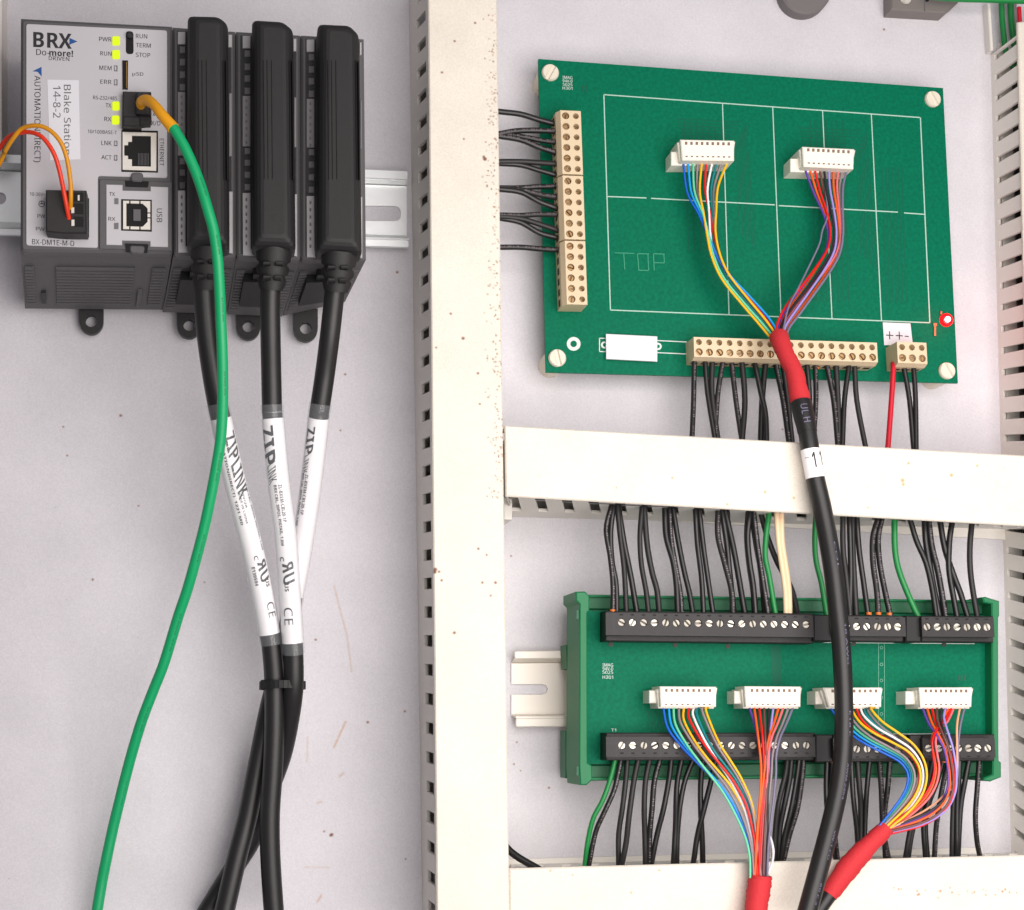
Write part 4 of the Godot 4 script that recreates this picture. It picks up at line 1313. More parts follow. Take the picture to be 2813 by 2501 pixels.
	beige_block(o, Vector2(2480, 983), Vector2(2534, 985), 3, Vector2(0, -29), z, zb, 0.25)

# ---------- the lower board in its carrier ----------
func black_block(o: Node3D, x0: float, x1: float, y0: float, y1: float, slope: float, n: int, sx0: float, sx1: float, sy: float, z0: float, z1: float, up: bool) -> void:
	var f := func(x: float, y: float) -> Vector2: return Vector2(x, y + (x - x0) * slope)
	var t := part("terminal_block", MB.new(), M.terminal, o)
	var mb := MB.new()
	var d := (y1 - y0)
	var top := y0 + d * (0.06 if up else 0.14)
	var low := y1 - d * (0.20 if up else 0.12)
	# body with a lower shoulder
	slab(mb, W([f.call(x0, y0), f.call(x1, y0), f.call(x1, y1), f.call(x0, y1)], z1 - 0.006), [[z0, 0], [z1 - 0.0064, 0], [z1 - 0.006, 0.0004]])
	var q := W([f.call(x0, top), f.call(x1, top), f.call(x1, low), f.call(x0, low)], z1)
	# the faces round the cells
	var pa := P(sx0, f.call(sx0, sy).y, z1)
	var pb := P(sx1, f.call(sx1, sy).y, z1)
	var ux := (pb - pa).normalized()
	var uy := Vector3(-ux.y, ux.x, 0)
	var hx := (pb - pa).length() / (n - 1) / 2.0
	var u := px(sx0, sy, z1)
	var r := 10.8 * u
	var half := 14.0 * u
	for i in n:
		ring_cell(mb, pa.lerp(pb, float(i) / (n - 1)), ux, uy, hx, half, r, 0.0022)
	var at := func(s: float, v: float) -> Vector3: return pa + ux * s + uy * v
	var sa := (Vector3(q[0].x, q[0].y, z1) - pa).dot(ux)
	var sb := (Vector3(q[1].x, q[1].y, z1) - pa).dot(ux)
	var vt := (Vector3(q[0].x, q[0].y, z1) - pa).dot(uy)
	var vb := (Vector3(q[3].x, q[3].y, z1) - pa).dot(uy)
	var ea := -hx
	var eb := (pb - pa).length() + hx
	for b in [[sa, ea, vb, vt], [eb, sb, vb, vt], [ea, eb, half, vt], [ea, eb, vb, -half]]:
		if b[1] > b[0] and b[3] > b[2]:
			mb.quad(at.call(b[0], b[2]), at.call(b[1], b[2]), at.call(b[1], b[3]), at.call(b[0], b[3]), Vector3(0, 0, 1))
	var dn := Vector3(0, 0, -0.0062)
	var cs := [at.call(sa, vt), at.call(sb, vt), at.call(sb, vb), at.call(sa, vb)]
	for i in 4:
		var a: Vector3 = cs[i]
		var b: Vector3 = cs[(i + 1) % 4]
		mb.quad(a, b, b + dn, a + dn, (a + b) / 2.0 - (cs[0] + cs[2]) / 2.0)
	t.mesh = to_mesh(mb, origin[t])
	var sm := screw_mesh(10.0 * u, 0.0016, 0.0002)
	for i in n:
		var c := pa.lerp(pb, float(i) / (n - 1))
		put("screw", sm, [M.screw, M.screw_dull, M.screw_bright][rng.randi() % 3], t, c + Vector3(0, 0, rng.randf_range(-0.0007, 0.0)), rng.randf() * PI)
		var v := uy * (20.5 * u * (1.0 if up else -1.0))
		var mk := MB.new()
		block(mk, c + v - ux * 4.5 * u - uy * 1.6 * u, c + v + ux * 4.5 * u - uy * 1.6 * u, c + v + ux * 4.5 * u + uy * 1.6 * u, c + v - ux * 4.5 * u + uy * 1.6 * u, Vector3(0, 0, 0.0001))
		part("test_slot", mk, M.slot, t)

func build_lower_board() -> void:
	var z := 0.040
	var o := thing("circuit_board", "lower green circuit board in a green carrier with black screw terminals", "circuit board", P(2150, 2150, 0.01), "green circuit boards")
	# carrier: tray, rails, end caps, feet
	raised(o, "tray", [Vector2(1602, 1648), Vector2(2740, 1664), Vector2(2744, 2126), Vector2(1602, 2140)], 0.014, z - 0.0045, M.carrier_dark)
	raised(o, "side_rail", [Vector2(1612, 1637), Vector2(2730, 1653), Vector2(2730, 1690), Vector2(1612, 1675)], 0.016, z - 0.003, M.carrier_dark, 0.0006)
	raised(o, "side_rail", [Vector2(1612, 2102), Vector2(2735, 2092), Vector2(2738, 2134), Vector2(1612, 2146)], 0.016, z - 0.003, M.carrier_dark, 0.0006)
	raised(o, "rail_edge", [Vector2(1619, 1634), Vector2(2712, 1650), Vector2(2712, 1656), Vector2(1619, 1641)], 0.02, z - 0.001, M.carrier, 0.0004)
	raised(o, "rail_edge", [Vector2(1620, 2137), Vector2(2712, 2126), Vector2(2712, 2132), Vector2(1620, 2145)], 0.02, z - 0.001, M.carrier, 0.0004)
	raised(o, "board", [Vector2(1612, 1678), Vector2(2728, 1692), Vector2(2730, 2088), Vector2(1612, 2100)], z - 0.0016, z, M.pcb)
	var ze := 0.047
	raised(o, "end_cap", [Vector2(1582, 1626), Vector2(1607, 1625), Vector2(1620, 1638), Vector2(1620, 1680), Vector2(1614, 1684), Vector2(1615, 2096), Vector2(1627, 2104), Vector2(1628, 2143), Vector2(1612, 2158), Vector2(1594, 2158), Vector2(1591, 2112), Vector2(1592, 1660), Vector2(1582, 1650)], 0.020, ze, M.carrier, 0.0006)
	raised(o, "end_cap", [Vector2(2700, 1641), Vector2(2708, 1640), Vector2(2747, 1652), Vector2(2747, 1692), Vector2(2744, 1698), Vector2(2745, 2090), Vector2(2752, 2096), Vector2(2752, 2136), Vector2(2722, 2148), Vector2(2704, 2146), Vector2(2704, 2138), Vector2(2728, 2128), Vector2(2725, 1660), Vector2(2704, 1656)], 0.020, ze, M.carrier, 0.0006)
	raised(o, "rail_foot", [Vector2(1554, 2008), Vector2(1580, 2008), Vector2(1584, 2140), Vector2(1554, 2139)], 0.008, 0.020, M.carrier_dark, 0.0008)
	raised(o, "rail_foot", [Vector2(1556, 1772), Vector2(1580, 1772), Vector2(1580, 1840), Vector2(1558, 1838)], 0.0085, 0.022, M.carrier_dark, 0.0008)
	for y in [1690, 2120]:
		raised(o, "cap_notch", rounded(rect(1584, y - 14, 1590, y + 12), 3, 2), 0.045, ze - 0.0002, M.carrier_dark)
	# print on the board
	silk(o, Vector2(1661.7, 1725), Vector2(1661.7, 1761), 2.2, z, M.white_print)
	silk(o, Vector2(1661, 1761), Vector2(2678, 1769), 2.2, z + 0.00002, M.white_print)
	silk(o, Vector2(1663, 2020), Vector2(1664, 2058), 2.2, z, M.white_print)
	silk(o, Vector2(2420, 2018), Vector2(2610, 2016), 2.0, z, M.white_print)
	silk(o, Vector2(2414, 1768), Vector2(2414, 1985), 1.2, z + 0.00004, M.silk_faint)
	silk(o, Vector2(2430, 1768), Vector2(2430, 1985), 1.2, z + 0.00004, M.silk_faint)
	for y in [1780, 1826, 1870, 1917, 1962]:
		part("solder_ring", holed(disc(Vector2(2422, y), 4.5, 12), disc(Vector2(2422, y), 3.2, 10), z, z + 0.00012), M.silk_faint, o)
	for i in 4:
		var w: String = ["IMAG", "94V-0", "5025", "H301"][i]
		var y := [600, 628, 654, 690][i] as float
		words("O", w, 848, y, 926, y + 24, z + 0.0001, M.white_print, o, "", 0.02)
	words("O", "T1", 912, 1082, 948, 1104, z + 0.0001, M.white_print, o, "", 0.02)
	words("L", "EI", 1515, 1705, 1570, 1738, z + 0.0001, mat(Color(0, 0.24, 0.2), 0.4), o, "", 0.02)
	var spot := mat(Color(0.14, 0.13, 0.1), 0.5)
	for c in [Vector2(1678, 1771), Vector2(1855, 1773), Vector2(2000, 1776), Vector2(2346, 1769), Vector2(2594, 1771), Vector2(1952, 1762)]:
		raised(o, "glue_spot", rounded(disc(c, 7, 9), 3, 1), z, z + 0.0003, spot)
	for i in 5:
		silk(o, Vector2(1780 + i * 11, 1955), Vector2(1792 + i * 11, 2012), 3, z - 0.00004, M.pcb_trace)
		silk(o, Vector2(2020 + i * 11, 1955), Vector2(2012 + i * 13, 2012), 3, z - 0.00004, M.pcb_trace)
	silk(o, Vector2(2130, 1775), Vector2(2136, 1880), 26, z - 0.00005, M.pcb_trace)
	# black screw terminals: upper row, then lower row
	var zb := 0.057
	black_block(o, 1664, 2234, 1679, 1762, 0.012, 18, 1707, 2215, 1710, z, zb, true)
	black_block(o, 2289, 2487, 1690, 1762, 0.010, 6, 2326, 2467, 1721, z, zb, true)
	black_block(o, 2532, 2730, 1692, 1764, 0.008, 7, 2548, 2712, 1722.5, z, zb, true)
	raised(o, "terminal_end", [Vector2(2236, 1689), Vector2(2288, 1690), Vector2(2288, 1763), Vector2(2236, 1762)], z, zb - 0.003, M.dark, 0.0005)
	raised(o, "terminal_end", [Vector2(2489, 1692), Vector2(2531, 1693), Vector2(2531, 1765), Vector2(2489, 1764)], z, zb - 0.003, M.dark, 0.0005)
	black_block(o, 1665, 2239, 2014, 2090, 0.000, 18, 1708, 2216, 2048.5, z, zb, false)
	black_block(o, 2289, 2498, 2019, 2094, -0.004, 6, 2326, 2468, 2059, z, zb, false)
	black_block(o, 2534, 2733, 2019, 2092, -0.004, 7, 2552, 2715, 2057, z, zb, false)
	raised(o, "terminal_end", [Vector2(2241, 2018), Vector2(2288, 2019), Vector2(2288, 2095), Vector2(2241, 2096)], z, zb - 0.003, M.dark, 0.0005)
	raised(o, "terminal_end", [Vector2(2499, 2019), Vector2(2533, 2019), Vector2(2533, 2093), Vector2(2499, 2094)], z, zb - 0.003, M.dark, 0.0005)

# ---------- fittings at the top edge ----------
func build_top_fittings() -> void:
	var mb := MB.new()
	slab(mb, W(disc(Vector2(2217, -34), 71, 36), 0.008), [[0, 0], [0.0068, 0], [0.008, 0.0012]])
	solo("round_plug", mb, mat(Color(0.44, 0.42, 0.42), 0.6), "round grey plug in the panel at the top edge above the upper board", "plug")
	var o := thing("metal_clip", "grey metal bracket at the top edge with green wire behind it", "bracket", P(2530, 30, 0))
	raised(o, "foot", [Vector2(2447, -60), Vector2(2600, -52), Vector2(2660, -40), Vector2(2634, 6), Vector2(2600, 35), Vector2(2448.5, 26)], 0.0002, 0.010, M.grey_metal, 0.0008)
	raised(o, "seam", [Vector2(2540, -40), Vector2(2543, -40), Vector2(2543, 30), Vector2(2540, 30)], 0.0099, 0.0103, M.ink_grey)
	put("screw", screw_mesh(0.0032, 0.001, 0.0004), M.steel, o, P(2490, -6, 0.0115), 0.6)
	raised(o, "screw_hole", disc(Vector2(2548, -2), 6, 12), 0.0099, 0.0104, M.slot)

# ---------- harnesses ----------
func white_plug(o: Node3D, front: Array, peg: Array, pins: Array, z0: float, z1: float) -> void:
	# front: the four corners of the plug's face; peg: the header's end showing at its left; pins: first and last hole of the upper row, of the lower row
	var t := part("plug", plate(front, z0 + 0.003, z1, 0.0005), M.connector, o)
	raised(t, "header", peg, z0, z1 - 0.006, M.connector, 0.0004)
	var sk: Array = [front[0] + Vector2(-9, 8), front[1] + Vector2(3, 3), front[2] + Vector2(-6, 5), front[3] + Vector2(-7, 4)]
	raised(t, "skirt", sk, z0, z1 - 0.003, M.connector, 0.0004)
	for r in 2:
		for i in 9:
			var c: Vector2 = pins[r * 2].lerp(pins[r * 2 + 1], i / 8.0)
			var w := 3.4 if r == 0 else 3.0
			var h := 4.2 if r == 0 else 1.8
			raised(t, "pin_hole", rect(c.x - w, c.y - h, c.x + w, c.y + h), z1 - 0.0002, z1 + 0.0001, M.pin_hole)

func lumpy(rs: Array, u: float, amount: float) -> Array:
	# radii along a shrunk sleeve, uneven over the wires inside
	var out := []
	var ph := rng.randf() * TAU
	for i in 60:
		var f := i / 59.0 * (rs.size() - 1)
		var k := mini(int(f), rs.size() - 2)
		out.append(lerpf(rs[k], rs[k + 1], f - k) * u * (1.0 + amount * (0.6 * sin(i * 0.55 + ph) + 0.5 * sin(i * 1.3 + ph * 2.0) + 0.4 * (rng.randf() - 0.5))))
	return out

func fan(o: Node3D, colours: Array, starts: Array, mid: Array, zs: Array, width: Array, order: Array, r: float) -> void:
	# thin wires from a plug, gathered along the run mid; order gives each wire's place across the bundle at its end
	var n := colours.size()
	for i in n:
		var pts := [P(starts[i].x, starts[i].y - 12, zs[0]), P(starts[i].x, starts[i].y, zs[0])]
		var a := float(i) / (n - 1) - 0.5
		var b := float(order[i]) / (n - 1) - 0.5
		var turn := rng.randf() * TAU
		var sway := rng.randf_range(-6.0, 6.0)
		for k in mid.size():
			var f := float(k + 1) / mid.size()
			var d: Vector2 = (mid[mini(k + 1, mid.size() - 1)] - mid[maxi(k - 1, 0)]).normalized().orthogonal()
			if d.x < 0:
				d = -d
			var off := lerpf(a, b, smoothstep(0.0, 0.9, f))
			var q: Vector2 = mid[k] + d * (off * width[k] + sway * sin(f * 4.0 + turn) * sin(f * PI))
			var z: float = zs[k + 1] + 0.0010 * sin(turn + f * 2.0) * sin(f * PI) + 0.0011 * cos(order[i] * 2.1)
			pts.append(P(q.x, q.y, z))
		part("wire", tubed(smooth(pts, 6), r, 8), M.tint[colours[i]], o, "thin %s wire" % colours[i])

func build_harnesses() -> void:
	var first := ["blue", "sky", "mint", "grey", "yellow", "red", "white", "teal", "grey", "yellow"]
	var second := ["purple", "orange", "red", "brown", "black", "lavender", "orange", "pink", "grey", "slate"]
	var sx := func(c: String, xs: Array, y: float) -> Array:
		var out := []
		for x in xs:
			out.append(cv(c, [x, y])[0])
		return out
	# ---- upper harness and its long cable
	var o := thing("wire_harness", "harness from the upper board's two white plugs into a long black cable marked 11", "wire harness", P(2225, 2501, 0.06), "multicoloured wire harnesses")
	white_plug(o, cv("H", [1183, 779, 1590, 786, 1590, 940, 1196, 936]), cv("H", [1112, 872, 1200, 868, 1300, 975, 1112, 975]), cv("H", [1226, 808, 1548, 813, 1229, 908, 1552, 912]), 0.018, 0.034)
	white_plug(o, cv("K", [415, 1078, 798, 1096, 792, 1244, 424, 1226]), cv("K", [326, 1166, 420, 1166, 560, 1270, 326, 1264]), cv("K", [458, 1103, 754, 1118, 462, 1200, 756, 1214]), 0.018, 0.034)
	var thin := 3.15 * px(2100, 700, 0.03)
	fan(o, first, sx.call("H", [1202, 1240, 1278, 1312, 1347, 1380, 1428, 1462, 1500, 1548], 930),
		cv("S", [1931, 520, 1944, 585, 1953, 640, 1967, 700, 1995, 760, 2050, 828, 2100, 886, 2136, 934]), [0.028, 0.029, 0.031, 0.032, 0.033, 0.034, 0.036, 0.039, 0.044], [92, 62, 44, 42, 40, 36, 32, 22], [8, 9, 3, 1, 0, 7, 2, 4, 5, 6], thin)
	fan(o, second, sx.call("K", [430, 466, 502, 540, 574, 608, 642, 680, 714, 748], 1232),
		cv("S", [2276, 520, 2290, 585, 2297, 640, 2290, 690, 2262, 740, 2222, 795, 2180, 850, 2152, 895, 2146, 936]), [0.028, 0.029, 0.031, 0.032, 0.033, 0.034, 0.036, 0.038, 0.041, 0.044], [84, 54, 42, 40, 40, 40, 42, 34, 22], [1, 2, 0, 4, 3, 6, 8, 5, 7, 9], thin)
	var stray := cv("K", [575, 1240, 585, 1400, 600, 1580, 560, 1700]) + cv("J", [520, 190, 430, 380, 370, 500, 300, 640, 255, 850])
	part("wire", tubed(smooth(path(stray, [0.028, 0.033, 0.036, 0.046]), 6), thin * 0.8, 8), M.tint.slate, o, "thin stray grey-violet wire")
	var u := px(2170, 1000, 0.055)
	var sp := []
	for q in [[2139, 924, 0.046], [2145, 940, 0.049], [2160, 977, 0.053], [2182, 1022, 0.057], [2192, 1068, 0.060], [2203, 1120, 0.063]]:
		sp.append(P(q[0], q[1], q[2]))
	part("heat_shrink", tubed(smooth(sp, 12), lumpy([25.5, 25, 23, 23.5, 25, 28], u, 0.045), 24), M.shrink, o, "red heat-shrink sleeve")
	var cab := []
	for q in [[2201, 1108, 0.063], [2208, 1140, 0.065], [2217, 1180, 0.0665], [2226, 1236, 0.068], [2240, 1314, 0.0685], [2258, 1393, 0.069], [2273, 1470, 0.070], [2289, 1566, 0.072], [2300, 1662, 0.073], [2310, 1758, 0.074], [2316, 1855, 0.0745], [2318.5, 1925, 0.0748], [2319, 1999, 0.075], [2316, 2074, 0.0755], [2307, 2149, 0.076], [2292.5, 2223, 0.0765],
		[2274, 2298, 0.077], [2251, 2384, 0.078], [2229, 2466, 0.079], [2212, 2530, 0.08]]:
		cab.append(P(q[0], q[1], q[2]))
	var run := smooth(cab, 6)
	var v := px(2290, 1700, 0.073)
	var sl := part("black_sleeve", tubed(run.slice(0, 14), [28.5 * u, 27 * u, 25 * u], 20), M.cable_black, o)
	wrapped("UL H", run.slice(0, 18), 27.6 * u, 0.2, 0.62, -30, 8, M.tint.slate, sl)
	part("sheath", tubed(run.slice(12), [24.5 * v, 25.5 * v, 25.2 * v, 24 * v, 24 * v, 24.5 * v, 25 * v], 20), M.cable_black, o)
	var mk := part("marker_band", tubed(run.slice(18, 25), 25.8 * v, 24), M.label_white, o, "white band printed 11")
	var band := run.slice(18, 25)
	# the figures stand across the cable
	for f in [[-20, 0, 0.42], [34, 56, 0.36]]:
		var g := glyphs("1", "bold")
		var fr := frames(band)
		var mb := MB.new()
		for i in range(0, g.size(), 3):
			var q := []
			for k in 3:
				var s: float = clampf(f[2] + (0.5 - g[i + k].y) * 0.52, 0, 1) * (band.size() - 1)
				var j := mini(int(s), band.size() - 2)
				var a := deg_to_rad(lerpf(f[0], f[1], g[i + k].x))
				var e: Vector3 = fr[j][0] * cos(a) + fr[j][1] * sin(a)
				q.append(band[j].lerp(band[j + 1], s - j) + e * (25.8 * v + 0.0001))
			mb.tri(q[0], q[1], q[2], fr[3][0])
		part("lettering", mb, M.ink, mk)
	wrapped("I", band, 25.8 * v + 0.0001, 0.30, 0.34, -62, -34, M.ink_grey, mk)
	for q in [["COL", 0.33, 0.37], ["18 AWG", 0.45, 0.51], ["E18 C", 0.6, 0.65], ["AWM 2464", 0.70, 0.77], ["VW-1 CO", 0.83, 0.88], ["80 C 3", 0.92, 0.96]]:
		wrapped(q[0], run, 25.4 * v, q[1], q[2], 8, 20, M.tint.slate, o)
	# ---- lower left harness
	var z1 := 0.057
	o = thing("wire_harness", "harness from the lower board's two left white plugs into an upright red sleeve", "wire harness", P(2080, 2501, 0.05), "multicoloured wire harnesses")
	white_plug(o, cv("O", [1272, 770, 1690, 773, 1688, 922, 1280, 922]), cv("O", [1194, 800, 1280, 800, 1280, 896, 1194, 894]), cv("O", [1320, 799, 1642, 801, 1318, 903, 1640, 904]), 0.040, z1)
	white_plug(o, [Vector2(2046, 1886), Vector2(2201, 1887), Vector2(2200, 1943), Vector2(2050, 1943)], [Vector2(2018, 1899), Vector2(2050, 1898), Vector2(2050, 1935), Vector2(2018, 1934)], [Vector2(2066, 1897.5), Vector2(2184, 1898), Vector2(2066, 1935.5), Vector2(2184, 1936)], 0.040, z1)
	thin = 3.35 * px(2100, 2100, 0.06)
	fan(o, first, sx.call("O", [1297, 1337, 1372, 1412, 1450, 1490, 1525, 1562, 1600, 1637], 925),
		cv("S", [1886, 1975, 1914, 2030, 1944, 2075, 1975, 2115, 2008, 2160, 2040, 2220, 2062, 2290, 2072, 2350, 2076, 2412]), [0.053, 0.057, 0.061, 0.064, 0.065, 0.0655, 0.066, 0.067, 0.067, 0.067], [118, 102, 86, 78, 70, 60, 38, 26, 30], [1, 2, 0, 3, 4, 6, 5, 7, 9, 8], thin)
	fan(o, second, sx.call("M", [22, 58, 96, 132, 165, 200, 240, 275, 312, 346], 248),
		cv("S", [2114, 1985, 2109, 2025, 2106, 2075, 2106, 2125, 2102, 2190, 2097, 2260, 2093, 2340, 2091, 2412]), [0.053, 0.058, 0.063, 0.065, 0.067, 0.068, 0.068, 0.068, 0.067], [92, 64, 44, 40, 38, 36, 34, 34], [2, 0, 3, 6, 8, 5, 1, 4, 7, 9], thin)
	part("wire", tubed(smooth(path(cv("M", [160, 1180, 185, 1230, 200, 1310, 190, 1400, 150, 1500]), [0.066, 0.072, 0.067]), 6), thin, 8), M.tint.white, o, "thin white wire bowing out of the bundle")
	u = px(2085, 2430, 0.067)
	sp = []
	for q in [[2089, 2406, 0.067], [2088, 2420, 0.067], [2083, 2455, 0.068], [2077, 2500, 0.069], [2072, 2560, 0.07]]:
		sp.append(P(q[0], q[1], q[2]))
	part("heat_shrink", tubed(smooth(sp, 14), lumpy([30, 31, 31, 29, 30], u, 0.05), 24), M.shrink, o, "red heat-shrink sleeve")
	# ---- lower right harness
	o = thing("wire_harness", "harness from the lower board's two right white plugs into a slanting red sleeve", "wire harness", P(2330, 2480, 0.05), "multicoloured wire harnesses")
	white_plug(o, [Vector2(2262, 1890), Vector2(2423, 1889.5), Vector2(2422, 1943), Vector2(2278, 1944)], [Vector2(2241, 1900), Vector2(2264, 1899), Vector2(2274, 1936), Vector2(2241, 1936)], [Vector2(2288, 1899), Vector2(2407, 1899), Vector2(2288, 1936), Vector2(2407, 1936)], 0.040, z1)
	white_plug(o, [Vector2(2526, 1889.5), Vector2(2672, 1889), Vector2(2670, 1943), Vector2(2530, 1944)], [Vector2(2489, 1900), Vector2(2530, 1899), Vector2(2530, 1936), Vector2(2489, 1936)], [Vector2(2544, 1899), Vector2(2655, 1899), Vector2(2544, 1936), Vector2(2655, 1936)], 0.040, z1)
	fan(o, first, cv("S", [2280, 1944, 2294, 1944, 2308, 1944, 2323, 1944, 2337, 1944, 2352, 1944, 2364, 1944, 2378, 1944, 2392, 1944, 2406, 1944]),
		cv("M", [840, 350, 940, 440, 1075, 520, 1180, 590, 1240, 670, 1262, 750, 1250, 840, 1205, 930, 1130, 1020, 1060, 1090, 1000, 1150]), [0.053, 0.057, 0.061, 0.064, 0.066, 0.067, 0.068, 0.068, 0.068, 0.068, 0.067, 0.067], [88, 76, 66, 58, 52, 48, 46, 42, 36, 28, 22], [0, 1, 2, 3, 6, 5, 8, 7, 4, 9], thin)
	fan(o, second.slice(0, 6), sx.call("M", [1297, 1330, 1367, 1404, 1440, 1470], 250),
		cv("M", [1400, 350, 1440, 440, 1482, 540, 1505, 650, 1515, 760, 1508, 860, 1465, 960, 1380, 1040, 1270, 1095, 1160, 1130, 1050, 1160]), [0.053, 0.058, 0.062, 0.064, 0.065, 0.066, 0.067, 0.068, 0.068, 0.068, 0.067, 0.067], [46, 34, 26, 24, 24, 26, 30, 30, 28, 22, 18], [1, 2, 5, 3, 0, 4], thin)
	fan(o, ["orange", "red", "pink"], sx.call("M", [1492, 1512, 1530], 250),
		cv("M", [1470, 340, 1405, 420, 1378, 500, 1390, 600, 1404, 700, 1385, 810, 1330, 910, 1240, 1000, 1140, 1080, 1050, 1145]), [0.053, 0.056, 0.061, 0.064, 0.065, 0.066, 0.067, 0.067, 0.067, 0.067, 0.067], [14, 12, 12, 12, 12, 12, 12, 12, 12, 10], [1, 0, 2], thin)
	fan(o, ["peach", "slate"], sx.call("M", [1575, 1610], 250),
		cv("M", [1568, 380, 1560, 540, 1558, 700, 1530, 820, 1450, 920, 1340, 1010, 1200, 1090, 1050, 1155]), [0.053, 0.058, 0.061, 0.063, 0.064, 0.065, 0.066, 0.067, 0.067], [12, 8, 8, 8, 9, 9, 9, 8], [0, 1], thin * 0.9)
	u = px(2380, 2340, 0.067)
	sp = []
	for q in [[2436, 2274, 0.067], [2426, 2285, 0.067], [2390, 2320, 0.067], [2352, 2360, 0.067], [2322, 2396, 0.0665], [2286, 2448, 0.066], [2278, 2460, 0.066]]:
		sp.append(P(q[0], q[1], q[2]))
	part("heat_shrink", tubed(smooth(sp, 10), lumpy([20, 22, 24, 28, 28.5, 23, 20], u, 0.05), 24), M.shrink, o, "red heat-shrink sleeve")
	sp = []
	for q in [[2284, 2452, 0.066], [2268, 2474, 0.066], [2250, 2500, 0.066], [2225, 2540, 0.066]]:
		sp.append(P(q[0], q[1], q[2]))
	part("sheath", tubed(smooth(sp, 6), 19.5 * u, 16), M.cable_black, o)

# ---------- the many single wires ----------
func wires(c: String, runs: Array, zs: Array, ext0: float, ext1: float, where: String, group: String, r := 7.3) -> void:
	# runs: each [x, y, x, y ...] or with a colour first; ext: how far the ends run on out of sight
	var k := 0
	for run in runs:
		var colour := "black"
		var a: Array = run
		if run[0] is String:
			colour = run[0]
			a = run.slice(1)
		var tip := false
		if colour == "tipped":
			tip = true
			colour = "black"
		k += 1
		var q := cv(c, a)
		var p0: Vector2 = q[0] + (q[0] - q[1]).normalized() * ext0
		var p1: Vector2 = q[-1] + (q[-1] - q[-2]).normalized() * ext1
		var dz := rng.randf_range(-0.0012, 0.0012)
		var pts := path([p0] + q + [p1], zs)
		for i in range(1, pts.size() - 1):
			pts[i].z += dz
		var m: Material = {"black": [M.wire_black, M.wire_dull, M.wire_deep][rng.randi() % 3], "green": M.wire_green, "cream": M.wire_cream, "crimson": M.wire_crimson}[colour]
		var look: String = {"black": "black", "green": "green", "cream": "cream", "crimson": "red"}[colour]
		var mid: Vector2 = q[q.size() / 2]
		var o := solo("%s_wire" % look, tubed(smooth(pts, 5), r * rng.randf_range(0.92, 1.06) * px(mid.x, mid.y, zs[0]), 10), m, "%s wire, %s %s" % [look, ordinal(k), where], "wire", group)
		if look == "black" and rng.randf() < 0.3:
			var run_ := smooth(pts, 5)
			for g in 3:
				wrapped("II-I -III I- II", run_, (r * 1.06 + 0.25) * px(mid.x, mid.y, zs[0]), 0.2 + g * 0.24, 0.38 + g * 0.24, -10, 18, M.tint.grey, o)
		if tip:
			var e := path([q[0] + Vector2(0, -2), q[0] + Vector2(0, 3)] if c != "L" and c != "N" else [q[-1] + Vector2(0, -4), q[-1] + Vector2(0, 3)], [zs[0] if c != "L" and c != "N" else zs[-1]])
			for i in 2:
				e[i].z += 0.0006
			part("ferrule", tubed(PackedVector3Array(e), (r * 1.02) * px(mid.x, mid.y, zs[0]), 8), M.orange, o, "orange ferrule")

